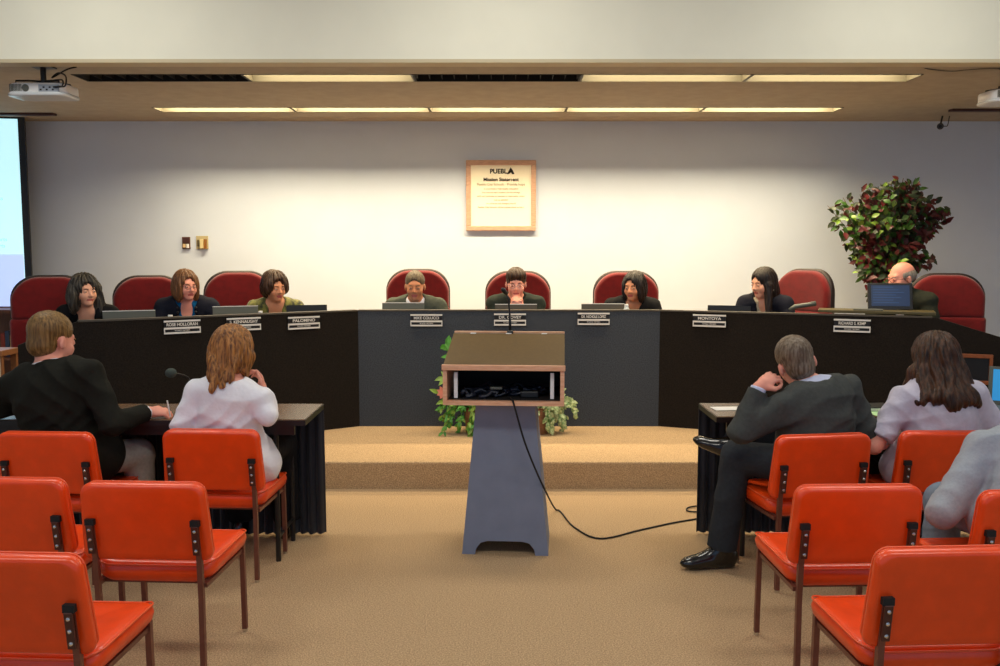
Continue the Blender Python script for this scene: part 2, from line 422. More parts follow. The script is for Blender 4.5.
nameplate(510, 319.3, PL, PR, 'DR. COVEY', 'name plate directly behind the podium microphone')
nameplate(593.5, 318.6, PL, PR, 'DR. NICHOLE LOPEZ', 'name plate on the grey panel below the woman with dark fringe')
nameplate(709.5, 320.5, PR, PR2, 'MONTOYA', 'name plate on the dark wing below the long-haired woman')
nameplate(852, 325.5, PR, PR2, 'RICHARD S. KEMP', 'name plate on the dark wing below the tilted monitor')
# hatch in the end panel
p = on_panel(976, 369, PR2, PR3, -.0)
e = empty('wall_hatch', p, panel_dir(PR2, PR3), 'small wooden frame around a dark opening in the sloping desk end', 'frame')
bm = bmesh.new()
for q in ((-.1, .1, .078, .104), (-.1, .1, -.104, -.078), (-.1, -.078, -.078, .078), (.078, .1, -.078, .078)): box(bm, q[0], q[1], -.022, -.001, q[2], q[3], bev=.003)
obj('frame', bm, mat('hatch_wood', srgb(134, 72, 34), .45, noise=.15), e)
obj('recess', B(-.078, .078, -.006, -.001, -.078, .078), M_black, e)

# laptops, bottle caps etc. behind the panel
def laptop(px, py, wpx, Y, col, label, yaw=0, lean=18, screen=None, zb=None, face=1):
    """lid seen from behind (face=1) standing on the worktop"""
    c = at(px, py, Y); s = FPX/Y; w2 = wpx/s/2/math.cos(yaw); zb = WT if zb is None else zb
    e = empty('laptop', (c.x, Y, zb+.002), yaw, label, 'laptop', 'laptops on the curved desk' if face == 1 else None)
    obj('keyboard_base', B(-w2, w2, .0, .24, 0, .018, bev=.004), M_black if col is M_black else M_grey, e)
    hgt = c.z-zb
    M = Matrix.Translation((0, .0, .018)) @ Matrix.Rotation(math.radians(lean), 4, 'X')
    L = (hgt-.018)/math.cos(math.radians(lean))
    obj('lid', B(-w2, w2, -.009, .0, 0, L, bev=.003, M=M), col, e)
    obj('screen', B(-w2+.012, w2-.012, .0, .002, .015, L-.012, M=M), M_lap, e)
    obj('lid_trim', B(-w2, w2, -.0105, .0015, L-.004, L+.001, M=M), M_silver if col is not M_black else M_black, e)
    return e
laptop(129, 311.0, 46, 6.50, M_grey, 'grey laptop lid in front of the curly dark-haired woman', yaw=.35, lean=-5)
laptop(235.5, 306.5, 41, 6.86, M_grey, 'grey laptop lid between the necklace woman and the green-bloused woman', yaw=.35, lean=-5)
laptop(307, 305.5, 38, 7.1, M_black, 'black laptop lid beside the green-bloused woman', yaw=.3, lean=-5)
laptop(403, 303.0, 42, 7.2, M_grey, 'grey laptop lid in front of the man in grey suit and tie', lean=-5)
laptop(516, 304.5, 42, 7.2, M_cap, 'olive grey laptop lid below the clasped hands', lean=-5)
laptop(603, 304.0, 43, 7.2, M_cap, 'olive laptop lid beside the woman with dark fringe', lean=-5)
laptop(729, 306, 40, 7.02, M_black, 'black laptop lid in front of the long-haired woman', yaw=-.3, lean=-5)
# tablet monitor on a tray
tray = on_panel(868, 313, PR, PR2, .10)
e = empty('monitor_tray', (tray.x, tray.y, DT+.0145), angR, 'low olive tray on top of the desk holding the tilted monitor', 'tray')
obj('tray', B(-.34, .44, -.08, .14, 0, .022, bev=.004), mat('tray_olive', srgb(84, 74, 40), .4), e)
obj('pad', B(-.10, .10, -.075, .0, .0225, .032, bev=.003), M_grey, e)
e2 = empty('handset', Vector((tray.x, tray.y, DT+.0145))+Vector((-.42, .18, 0)), angR+.3, 'grey handset lying at the end of the olive tray', 'handset')
obj('body', T([(-.09, 0, .012), (-.05, 0, .035), (.05, 0, .05), (.10, 0, .06)], [.012, .018, .018, .02]), M_grey, e2, smooth=True)
e = empty('monitor', (tray.x+.17, tray.y+.01, DT+.037), angR+.22, 'tilted black monitor showing blue text, standing on the olive tray', 'monitor')
M = Matrix.Rotation(math.radians(-14), 4, 'X')
Mt = M @ Matrix.Shear('XY', 4, (0, 0))
obj('bezel', B(-.155, .155, 0, .025, .0, .20, bev=.006, M=M), M_black, e)
obj('screen', B(-.132, .132, -.002, .0, .028, .182, M=M), M_mon, e, label='glowing dark blue screen')
bm = bmesh.new()
for k in range(7): box(bm, -.12, .02+.09*((k*37) % 5)/5, -.0035, -.0022, .165-k*.019, .169-k*.019, M=M)
obj('text_rows', bm, M_mon2, e)
obj('stand', B(-.06, .06, -.01, .06, -.0145, .006, bev=.003), M_black, e)
# small bottle caps over the edge
def bottle(px, py, a, b, label):
    p = on_panel(px, py, a, b, .14)
    e = empty('water_bottle', (p.x, p.y, WT), 0, label, 'bottle', 'water bottles on the curved desk')
    zt = p.z-WT+.006
    obj('bottle', T([(0, 0, 0), (0, 0, .01), (0, 0, zt-.055), (0, 0, zt-.02), (0, 0, zt-.018)], [.026, .03, .03, .014, .013], 14), mat('clear_plastic', srgb(190, 200, 205), .15), e, smooth=True)
    obj('cap', T([(0, 0, zt-.018), (0, 0, zt)], .016, 14), M_white, e)
bottle(175, 317, PL2, PL, 'white bottle cap showing over the desk before the necklace woman')
bottle(266.5, 313, PL2, PL, 'white bottle cap showing over the desk beside the green-bloused woman')
bottle(629, 306, PL, PR, 'white bottle cap beside the olive laptop of the woman with dark fringe')

# ------------------------------------------------------------------ red council chairs
def red_chair(first=[None]):
    if first[0] is not None:
        return copy_tree(first[0])
    e = empty('council_chair', (0, 0, 0))
    w2 = .27
    bend = lambda x, z: -.45*x*x
    up = outline_rr(.545, .34, (.19, .19, .03, .03), 9)
    up = [(x*(1-.06*max(0, z)/.17), z) for x, z in up]
    obj('headrest', cushion(up, .10, .04, .012, bend, M=Matrix.Translation((0, 0, 1.055))), M_red, e, smooth=True)
    lo = outline_rr(.57, .40, (.03, .03, .08, .08), 7)
    obj('backrest', cushion(lo, .11, .04, .012, bend, M=Matrix.Translation((0, .005, .70))), M_red, e, smooth=True)
    sh_ = outline_rr(.560, .79, (.195, .195, .1, .1), 9)
    obj('shell', cushion(sh_, .06, .025, .0, bend, M=Matrix.Translation((0, .035, .845))), M_redshell, e, smooth=True)
    st = outline_rr(.54, .52, (.08, .08, .08, .08), 7)
    Ms = Matrix.Translation((0, -.24, .46)) @ Matrix.Rotation(PI/2, 4, 'X')
    obj('seat', cushion(st, .11, .04, .012, M=Ms), M_red, e, smooth=True)
    obj('column', T([(0, -.2, .06), (0, -.2, .41)], .03, 12), M_black, e, smooth=True)
    for k in range(5):
        a_ = 2*PI*k/5; d = Vector((math.cos(a_), math.sin(a_), 0)); c0 = Vector((0, -.2, 0))
        l = obj('base_leg', T([c0+Vector((0, 0, .085)), c0+d*.29+Vector((0, 0, .065))], [.026, .016], 8), M_black, e)
        bm = bmesh.new(); ball(bm, c0+d*.29+Vector((0, 0, .0275)), .0275); obj('caster', bm, M_black, l, smooth=True)
    first[0] = e
    return e
def place_red(px, topy, Y, yaw, label, wide=1.0):
    e = red_chair(); c = at(px, topy, Y)
    z = c.z-1.225
    e.location = (c.x, Y, DF); e.rotation_euler = (0, 0, yaw); e.scale = (wide, 1, max(.9, (c.z-DF)/1.225))
    tag(e, label, 'chair', 'red council chairs')
place_red(50, 277, 6.95, .38, 'dark red high-backed chair beside the projection screen')
place_red(149, 277, 7.32, .35, 'dark red high-backed chair behind the woman with the bead necklace')
place_red(238, 272.5, 7.55, .3, 'dark red high-backed chair beside the woman in the green blouse')
place_red(418, 270.5, 7.9, 0, 'dark red high-backed chair behind the man in grey suit and tie')
place_red(518, 272.5, 7.9, 0, 'dark red high-backed chair behind the person with clasped hands', 1.03)
place_red(626, 272.5, 7.9, 0, 'dark red high-backed chair behind the woman with dark fringe', 1.03)
place_red(806, 270.5, 7.45, -1.02, 'bright red high-backed chair turned aside beside the long-haired woman')
place_red(947, 275, 7.0, -.3, 'bright red high-backed chair behind the balding man', .98)

# ------------------------------------------------------------------ orange stacking chairs
def orange_chair(first=[None]):
    if first[0] is not None: return copy_tree(first[0])
    e = empty('stacking_chair', (0, 0, 0))       # origin: between the rear feet; faces +Y
    tilt = Matrix.Translation((0, -.035, .585)) @ Matrix.Rotation(math.radians(9), 4, 'X')
    out = outline_rr(.465, .295, (.04, .04, .035, .035), 7)
    out = [(x*(1.0+.03*(-z)/.15), z) for x, z in out]
    bend = lambda x, z: -.32*x*x+.012
    bk = obj('backrest', cushion(out, .046, .02, .006, bend, M=tilt), M_orange, e, smooth=True)
    def loop(o_, y, r, M):
        bm = bmesh.new(); pts = [M @ Vector((x*.975, y+bend(x, z), z*.97)) for x, z in o_]; pts.append(pts[0]); tube(bm, pts, r, 6, caps=False); return bm
    obj('piping', loop(out, .0225, .0035, tilt), M_piping, bk, smooth=True)
    seat_o = outline_rr(.455, .41, (.05, .05, .06, .06), 7)
    sb = lambda x, z: -.65*x*x+.02-(.25*max(0, z-.1)**2 if z > .1 else 0)   # saddle: sides higher (y maps to -z below)
    Ms = Matrix.Translation((0, .200, .385)) @ Matrix(((1, 0, 0, 0), (0, 0, 1, 0), (0, -1, 0, 0), (0, 0, 0, 1)))
    so = obj('seat', cushion(seat_o, .080, .036, .008, sb, M=Ms), M_orange, e, smooth=True)
    bm = bmesh.new(); pts = [Ms @ Vector((x*.99, -.026+sb(x, z), z*.99)) for x, z in seat_o]; pts.append(pts[0]); tube(bm, pts, .0035, 6, caps=False)
    obj('piping', bm, M_piping, so, smooth=True)
    for s in (-1, 1):
        x = s*.192
        l = obj('leg', T([(x, -.03, .012), (x, -.028, .30), (x, -.036, .45), (x, -.055, .58)], .0135, 4), M_steel, e, label='reddish brown rear leg')
        obj('glide', T([(x, -.03, 0), (x, -.03, .013)], .011, 10), M_chrome, l)
        br = obj('bracket', B(-.0125, .0125, -.004, .004, -.055, .055, bev=.002, M=Matrix.Translation((x, -.070, .525)) @ Matrix.Rotation(math.radians(8), 4, 'X')), M_brkt, e)
        br.parent = e
        for zz in (.488, .525, .562):
            bm = bmesh.new(); ball(bm, (x, -.076-(zz-.525)*.14, zz), .0062, sc=(1, .6, 1), seg=8)
            obj('screw', bm, M_chrome, br)
        obj('recess', B(x-.0165, x+.0165, -.078, -.06, .578, .600), M_rubber, e, label='black socket behind the bracket')
        x = s*.208
        l = obj('leg', T([(x, .375, .012), (x, .365, .37)], .0135, 4), M_steel, e, label='reddish brown front leg')
        obj('glide', T([(x, .375, 0), (x, .375, .013)], .011, 10), M_chrome, l)
        obj('side_rail', B(s*.2-.011, s*.2+.011, -.02, .38, .336, .352), M_steel, e)
    obj('cross_rail', B(-.2, .2, .02, .04, .335, .357), M_steel, e); obj('cross_rail', B(-.2, .2, .345, .365, .335, .357), M_steel, e)
    first[0] = e
    return e
def place_orange(x, y, yaw, label, group='orange stacking chairs'):
    e = orange_chair(); e.location = (x, y, 0); e.rotation_euler = (0, 0, yaw); tag(e, label, 'chair', group)
place_orange(-2.07, 4.10, math.radians(-4), 'orange vinyl chair on which the man in the black suit sits')
place_orange(-1.335, 4.16, math.radians(-3), 'orange vinyl chair under the woman in the white jacket')
place_orange(-1.80, 3.27, math.radians(-3), 'empty orange chair directly behind the black-suited man, cut by the picture edge')
place_orange(-1.275, 3.21, math.radians(-3), 'empty orange chair whole in view, behind the white-jacketed woman')
place_orange(-1.36, 2.45, math.radians(-3), 'empty orange chair nearest the camera on the projection screen side of the aisle')
place_orange(1.45, 4.05, math.radians(9), 'orange vinyl chair under the man with crossed legs')
place_orange(2.06, 4.12, math.radians(0), 'orange vinyl chair under the long-haired woman in the pale blouse')
place_orange(1.265, 3.17, math.radians(2), 'empty orange chair behind the man with crossed legs')
place_orange(1.265, 2.50, math.radians(3), 'empty orange chair nearest the camera on the ficus side of the aisle')
place_orange(1.875, 3.10, math.radians(3), 'orange vinyl chair under the person in the pale grey jacket')

# ------------------------------------------------------------------ podium
base = onz(507, 555, 0)
pod = empty('podium', (base.x-.01, base.y, 0), math.radians(-4), 'grey pedestal podium with an open oak reading box', 'podium')
bm = bmesh.new()
bw, tw, ph = .222, .147, .80
poly = [(-bw, 0), (-.155, 0), (-.150, .03), (-.125, .062), (-.09, .072), (.09, .072), (.125, .062), (.150, .03), (.155, 0), (bw, 0), (tw, ph), (-tw, ph)]
a_, b_ = prism(bm, poly, 0, .36)
for v in b_: v.co.y -= .04*(v.co.z/ph)
for v in a_: v.co.y += .0*(v.co.z/ph)
for f in bm.faces:
    f.material_index = 0
obj('pedestal', bm, M_pod, pod)
obj('edge_strip', B(-.10, .10, .355, .362, .09, .78), M_podside, pod, label='darker rear panel')
# reading box
bxw, y0, y1, zb, zf, zt = .298, -.14, .36, .80, .988, 1.10
for s in (-1, 1):
    bm = bmesh.new(); x = s*bxw
    v = [bm.verts.new((xx, yy, zz)) for xx in (x, x-s*.02) for yy, zz in ((y0, zb), (y1, zb), (y1, zt), (y0, zf))]
    for q in ((0, 1, 2, 3), (4, 5, 6, 7), (0, 1, 5, 4), (1, 2, 6, 5), (2, 3, 7, 6), (3, 0, 4, 7)): bm.faces.new([v[i] for i in q])
    obj('side_panel', bm, M_wood, pod)
    obj('rack_rail', B(s*.238-.009, s*.238+.009, y0+.035, y0+.045, zb+.03, zf-.03), M_white, pod, label='white slotted rail')
obj('bottom_board', B(-bxw+.02, bxw-.02, y0, y1, zb, zb+.022), M_wood, pod)
obj('back_board', B(-bxw+.02, bxw-.02, y1-.02, y1, zb+.022, zt-.01), mat('podium_dark', srgb(22, 18, 15), .7), pod)
obj('lining', B(-bxw+.021, bxw-.021, y0+.03, y1-.021, zb+.0225, zb+.026), MATS['podium_dark'], pod)
ang = math.atan2(zt-zf, (y1-.07)-y0)
M = Matrix.Translation((0, y0, zf)) @ Matrix.Rotation(ang, 4, 'X')
LL = math.hypot(zt-zf, (y1-.07)-y0)
obj('lid', B(-bxw+.004, bxw-.0, .0, LL, -.004, .016, M=M), M_olive, pod, label='sloping olive brown lid')
obj('front_trim', B(-bxw-.004, bxw+.004, y0-.014, y0+.004, zf-.014, zf+.014, bev=.003), M_wood, pod)
obj('ledge', B(-bxw, bxw, y1-.07, y1-.012, zt-.015, zt+.012), M_grey, pod)
obj('rear_trim', B(-bxw, bxw, y1-.012, y1+.004, zt-.015, zt+.022, bev=.002), M_wood, pod)
for x in (-.19, .0, .19): obj('clip', B(x-.015, x+.015, y1-.078, y1-.058, zt+.0, zt+.018, bev=.002), M_white, pod)
# gear inside
e = empty('cable_bundle', pod.matrix_basis @ Vector((0, 0, 0)), math.radians(-4), 'dark blue tangle of cables heaped inside the podium box', 'cables')
e.location = (pod.location.x, pod.location.y, 0)
bm = bmesh.new()
for k in range(26):
    x = random.uniform(-.2, .19); yy = random.uniform(y0+.06, y0+.3); z = zb+.036
    pts = []
    for j in range(7):
        pts.append((max(-.215, min(.215, x)), max(y0+.05, min(y1-.06, yy)), z+max(0, .025*math.sin(j*1.3+k)+random.uniform(0, .012))))
        x += random.uniform(-.05, .05); yy += random.uniform(-.03, .03)
    tube(bm, pts, random.choice((.006, .008, .011)), 6)
obj('cables', bm, M_navy, e, smooth=True)
obj('plug', B(-.07, -.01, y0+.06, y0+.11, zb+.07, zb+.082, bev=.003), M_grey, e)
obj('power_brick', B(.08, .17, y0+.08, y0+.15, zb+.026, zb+.06, bev=.006), M_black, e)
# microphone
mp = pod.location
e = empty('podium_microphone', (mp.x+.028, mp.y+y1-.05, zt+.012), math.radians(-4), 'black gooseneck microphone rising from the podium ledge', 'microphone')
obj('base', T([(0, 0, 0), (0, 0, .012), (0, 0, .02)], [.018, .018, .01], 14), M_black, e, smooth=True)
obj('gooseneck', T([(0, 0, .015), (.0, 0, .06), (-.003, 0, .12), (-.008, -.003, .18), (-.018, -.01, .215)], [.008, .0075, .005, .005, .005], 8), M_black, e, smooth=True)
obj('capsule', T([(-.016, -.008, .208), (-.024, -.015, .222), (-.036, -.024, .238), (-.042, -.03, .246)], [.006, .011, .013, .006], 10), M_black, e, smooth=True)
# cable from podium across the carpet
pts = []
fy = mp.y+y0
pts.append(Vector((mp.x+.02, fy+.05, zb+.035)))
pts.append(Vector((mp.x+.035, fy-.012, zb+.03)))
for px, py, Y in ((516, 412, fy-.022), (524, 440, fy-.01), (534, 466, fy+.05), (545, 490, fy+.20)): pts.append(at(px, py, Y))
for px, py in ((556, 510), (574, 527), (600, 538.5), (640, 530), (672, 523), (700, 518), (722, 512)): pts.append(onz(px, py, .006))
for px, py in ((732, 506), (712, 505), (690, 507), (688, 511), (706, 512), (730, 511)): pts.append(onz(px, py, .008))
def smooth_pts(p, n=6):
    out = []
    for i in range(len(p)-1):
        p0, p1, p2, p3 = p[max(i-1, 0)], p[i], p[i+1], p[min(i+2, len(p)-1)]
        for k in range(n):
            t = k/n; out.append(.5*((2*p1)+(-p0+p2)*t+(2*p0-5*p1+4*p2-p3)*t*t+(-p0+3*p1-3*p2+p3)*t**3))
    out.append(p[-1]); 
    for q in out: q.z = max(q.z, .005)
    return out
o = obj('floor_cable', T(smooth_pts(pts), .0048, 7), M_rubber, None, smooth=True)
tag(o, 'thin black cable looping from the podium box across the carpet', 'cable')

# ------------------------------------------------------------------ tables with skirts
def table(x0, x1, yn, yf, label, skl):
    e = empty('folding_table', ((x0+x1)/2, (yn+yf)/2, 0), 0, label, 'table')
    w2, d2 = (x1-x0)/2, (yf-yn)/2
    bm = bmesh.new(); 
    obj('table_top', B(-w2, w2, -d2, d2, .712, .735, bev=.004), M_table, e, label='glossy brown laminate top')
    bm = bmesh.new()
    for q in ((-w2-.003, w2+.003, -d2-.004, -d2), (-w2-.003, w2+.003, d2, d2+.004)): box(bm, q[0], q[1], q[2], q[3], .705, .731)
    for q in ((-w2-.004, -w2), (w2, w2+.004)): box(bm, q[0], q[1], -d2, d2, .705, .731)
    obj('edge_band', bm, M_black, e)
    obj('apron', B(-w2+.06, w2-.06, -d2+.04, -d2+.06, .65, .71), M_black, e)
    for sx in (-1, 1):
        for sy in (-1, 1):
            obj('leg', T([(sx*(w2-.16), sy*(d2-.07), 0), (sx*(w2-.16), sy*(d2-.07), .712)], .013, 8), M_black, e)
        obj('leg_brace', T([(sx*(w2-.16), -d2+.07, .12), (sx*(w2-.16), d2-.07, .12)], .01, 8), M_black, e)
    # pleated skirt along the far side, wrapping the aisle end a little
    bm = bmesh.new(); path = []
    n = 260
    for k in range(n+1):
        x = x0+(x1-x0)*k/n; path.append((x, yf+.012+.014*math.sin(k*.95)+.004*math.sin(k*.37)))
    rows = []
    for z, g in ((.725, .25), (.69, .6), (.35, 1.1), (.015, 1.3)):
        rows.append([bm.verts.new((x, yf+.012+(y-yf-.012)*g, z)) for x, y in path])
    for a, b in zip(rows[:-1], rows[1:]):
        for k in range(n): bm.faces.new((a[k], a[k+1], b[k+1], b[k]))
    o = obj('table_skirt', bm, M_skirt, None, smooth=True)
    sm = o.modifiers.new('s', 'SOLIDIFY'); sm.thickness = .004
    tag(o, skl, 'table skirt')
    return e
table(-2.85, -.955, 4.34, 4.80, 'brown folding table at which the black-suited man and white-jacketed woman sit', 'dark navy pleated skirt on the table before the white-jacketed woman')
table(1.08, 3.05, 4.42, 4.82, 'brown folding table with papers, at the man with crossed legs', 'dark navy pleated skirt on the table with green papers')
def sheet(px, py, w_, d_, rz, m, label, name='paper_sheet', cat='paper', z=.737):
    p = onz(px, py, z)
    o = obj(name, B(-w_/2, w_/2, -d_/2, d_/2, -.0012, .0012), m, None, loc=(p.x, p.y, z), rz=rz)
    tag(o, label, cat)
sheet(728, 408.5, .16, .10, .1, M_paper, 'white paper slip at the aisle corner of the table')
sheet(757, 411.5, .14, .09, -.1, M_paper, 'white paper slip behind the raised forearm of the crossed-legged man')
sheet(897, 414, .26, .16, .15, M_green, 'pale green sheet between the dark-suited man and the long-haired woman')
sheet(994, 415, .28, .20, -.15, M_green, 'pale green sheet near the open laptop')
p = onz(868, 410, .736)
e = empty('binder', p, .1, 'closed black binder lying on the table behind the pale green sheet', 'binder')
obj('cover', B(-.13, .13, -.05, .09, 0, .022, bev=.004), M_black, e); obj('page_block', B(-.12, .125, -.052, .085, .005, .017), M_paper, e)
obj('badge', B(-.06, .02, .0, .02, .0222, .0235), M_grey, e)
# open laptop at the far end of that table
e = empty('open_laptop', onz(1020, 410, .736), math.radians(-30), 'open laptop with a blue screen on the table at the picture edge', 'laptop')
obj('keyboard_base', B(-.15, .15, -.2, .0, 0, .02, bev=.004), M_grey, e)
M = Matrix.Translation((0, 0, .02)) @ Matrix.Rotation(math.radians(-14), 4, 'X')
obj('lid', B(-.15, .15, 0, .01, 0, .2, bev=.003, M=M), M_grey, e); obj('screen', B(-.13, .13, -.002, 0, .02, .185, M=M), M_lap, e, label='glowing blue laptop screen')
# microphone on the left table
p = onz(182, 414, .735)
e = empty('table_microphone', (p.x, 4.62, .736), 0, 'gooseneck microphone with foam head between the suited man and white-jacketed woman', 'microphone')
hd = at(171, 373, 4.52)-Vector((p.x, 4.62, .736))
obj('base', B(-.05, .05, -.04, .04, 0, .02, bev=.006), M_black, e)
obj('gooseneck', T(smooth_pts([Vector((0, 0, .02)), Vector((.005, 0, .10)), Vector((-.005, -.02, .17)), hd]), .0055, 8), M_black, e, smooth=True)
bm = bmesh.new(); ball(bm, hd, .026, sc=(1.15, 1, .95)); obj('foam_head', bm, mat('foam_grey', srgb(62, 72, 66), .95), e, smooth=True)
# small dark telephone-like speaker on same table
p = onz(113, 405, .735)
e = empty('desk_microphone', (p.x, 4.62, .736), 0, 'small black microphone with a white switch near the suited man', 'microphone')
obj('base', B(-.04, .04, -.035, .035, 0, .018, bev=.005), M_black, e)
obj('stem', T([(0, 0, .018), (0, -.005, .085)], .006, 8), M_black, e)
obj('capsule', T([(0, -.005, .08), (0, -.012, .115)], [.014, .016], 10), M_black, e, smooth=True)
obj('switch', B(-.016, .016, -.036, -.026, .092, .099), M_white, e)

# ------------------------------------------------------------------ projectors and camera
def projector(px, py, Y, label, cables=True):
    c = at(px, py, Y)
    e = empty('projector', c, 0, label, 'projector'); e.scale = (.86, .86, .86)
    out = outline_rr(.46, .28, (.05, .05, .08, .08), 6)
    Mz = Matrix(((1, 0, 0, 0), (0, 0, 1, 0), (0, -1, 0, 0), (0, 0, 0, 1)))
    obj('casing', cushion(out, .085, .02, .004, M=Mz), M_white, e, smooth='auto')
    obj('lower_shell', cushion([(x*1.04, z*1.06) for x, z in out], .03, .012, .002, M=Matrix.Translation((0, -.01, -.045)) @ Mz), mat('proj_shell', srgb(200, 205, 208), .25), e, smooth='auto')
    bm = bmesh.new()
    for k in range(9): box(bm, -.20+k*.011, -.195+k*.011, -.145, -.138, -.025, .03)
    obj('vent', bm, M_grey, e)
    obj('speaker_grille', T([(-.075, -.146, 0), (-.075, -.138, 0)], .028, 18), M_grey, e)
    obj('port_panel', B(.03, .19, -.147, -.139, -.03, .025), mat('ports', srgb(150, 158, 168), .5), e)
    bm = bmesh.new()
    for k in range(6): box(bm, .04+k*.024, .055+k*.024, -.150, -.146, -.02+.018*(k % 2), -.008+.018*(k % 2))
    obj('port', bm, M_black, e)
    ch = (CZ-c.z)/.86
    m_ = obj('mount', T([(0, 0, .05), (0, 0, ch-.012)], .022, 12), M_black, e)
    obj('ceiling_plate', B(-.08, .08, -.07, .07, ch-.012, ch), M_black, m_)
    bm = bmesh.new()
    for s in (-1, 1):
        tube(bm, [(0, 0, .075), (s*.09, -.06, .07), (s*.17, -.10, .062), (s*.17, -.10, .035)], .008, 6)
        tube(bm, [(0, 0, .075), (s*.09, .06, .07), (s*.17, .10, .062), (s*.17, .10, .035)], .008, 6)
    obj('bracket', bm, M_black, m_)
    if cables:
        bm = bmesh.new()
        tube(bm, smooth_pts([Vector((.17, -.15, -.01)), Vector((.25, -.17, .01)), Vector((.245, -.14, .09)), Vector((.15, -.06, .13)), Vector((.08, -.02, .10)), Vector((.20, -.02, ch-.03)), Vector((.27, 0, ch-.005))]), .006, 6)
        tube(bm, smooth_pts([Vector((.15, -.15, -.02)), Vector((.23, -.19, -.01)), Vector((.22, -.15, .06)), Vector((.05, -.03, .07))]), .006, 6)
        # keep above: z offsets are local
        obj('cable', bm, M_rubber, e, smooth=True)
    return e
projector(44, 91, 6.34, 'white projector hanging from the ceiling above the projection screen')
projector(1013, 97, 6.36, 'white projector hanging from the ceiling above the ficus side, cut by the picture edge', True)
# loose cable along header on the right
o = obj('ceiling_cable', T(smooth_pts([at(925, 62, 6.40), at(950, 63.5, 6.5), at(968, 61.5, 6.45), at(988, 60, 6.4), at(1003, 63, 6.42)]), .008, 6), M_rubber, None, smooth=True)
for v in o.data.vertices: v.co.z = max(min(v.co.z, CZ-.003), CZ-.03)
tag(o, 'black cable running along the ceiling towards the projector at the picture edge', 'cable')
c = at(941, 126, 8.6)
e = empty('security_camera', (c.x, 8.6, c.z), 0, 'small dark security camera under the ceiling above the ficus', 'camera')
obj('housing', T([(-.03, -.05, -.01), (.02, .05, .01)], [.03, .026], 12), mat('cam_grey', srgb(60, 62, 66), .4), e, smooth=True)
obj('lens', T([(-.036, -.062, -.0125), (-.029, -.049, -.0098)], [.016, .018], 12), M_black, e)
obj('bracket', T([(.01, .03, .02), (.03, .04, CZ-c.z)], .008, 8), M_black, e)
obj('cable', T(smooth_pts([Vector((.02, .05, .01)), Vector((.08, .05, .0)), Vector((.10, .05, CZ-c.z))]), .004, 6), M_rubber, e)

# ------------------------------------------------------------------ plants
def leaf(bm, p, d, n, L, W, mi):
    d = d.normalized(); s = d.cross(n)
    if s.length < 1e-3: s = d.cross(Vector((1, 0, 0)))
    s.normalize(); n = s.cross(d).normalized()
    prof = [(0, 0, 0), (.25, .40, .03), (.5, .5, .04), (.78, .28, .0), (1, 0, -.08)]
    mid = [bm.verts.new(p+d*L*t+n*L*(z-.06*t)) for t, _, z in prof]
    for sd in (-1, 1):
        ed = [mid[0]]+[bm.verts.new(p+d*L*t+s*sd*W*w_+n*L*(z+.05-.06*t)) for t, w_, z in prof[1:-1]]+[mid[-1]]
        for k in range(4):
            vs = [mid[k], mid[k+1], ed[k+1], ed[k]]
            u = []
            for v in vs:
                if v not in u: u.append(v)
            if len(u) >= 3:
                f = bm.faces.new(u); f.material_index = mi
def rv(a=1): return Vector((random.uniform(-a, a), random.uniform(-a, a), random.uniform(-a, a)))
# ficus
tc = at(885, 250, 8.35)
fic = empty('potted_ficus', (tc.x, 8.35, DF), 0, 'tall ficus with green and dark red leaves behind the balding man', 'plant')
obj('pot', T([(0, 0, 0), (0, 0, .02), (0, 0, .30), (0, 0, .32), (0, 0, .30)], [.13, .14, .18, .19, .15], 20), M_terra, fic, smooth=True)
obj('soil', T([(0, 0, .27), (0, 0, .29)], .16, 16), M_bark, fic)
hub = Vector((0, 0, 1.0))
bm = bmesh.new()
for k in range(3):
    a = k*2.1; tube(bm, smooth_pts([Vector((.03*math.cos(a), .03*math.sin(a), .28)), Vector((.04*math.cos(a+1), .04*math.sin(a+1), .6)), Vector((.03*math.cos(a+2), .03*math.sin(a+2), .9)), Vector((.06*math.cos(a+2.5), .06*math.sin(a+2.5), 1.2))]), .014, 7)
obj('trunk', bm, M_bark, fic, smooth=True)
# crown outline from the photograph's silhouette, per height band: (z, xmin, xmax)
s8 = FPX/8.35
bands = [(300, 868, 885), (288, 858, 902), (275, 856, 912), (262, 842, 930), (248, 846, 928), (235, 836, 934), (222, 830, 942), (210, 826, 950), (200, 824, 946), (190, 852, 922), (178, 872, 912)]
prof = [(at((a+b)/2, y, 8.35).z-DF, (a-885)/s8, (b-885)/s8) for y, a, b in bands]
def crown_pt():
    while True:
        k = random.random()**.8*(len(prof)-1); i = min(int(k), len(prof)-2); f = k-i
        z = prof[i][0]*(1-f)+prof[i+1][0]*f; a = prof[i][1]*(1-f)+prof[i+1][1]*f; b = prof[i][2]*(1-f)+prof[i+1][2]*f
        x = random.uniform(a, b); hw = (b-a)/2; m_ = (a+b)/2
        y = random.uniform(-1, 1)*math.sqrt(max(0, 1-((x-m_)/hw)**2))*min(hw, .42)
        return Vector((x, y, z))
bmL = bmesh.new(); bmB = bmesh.new()
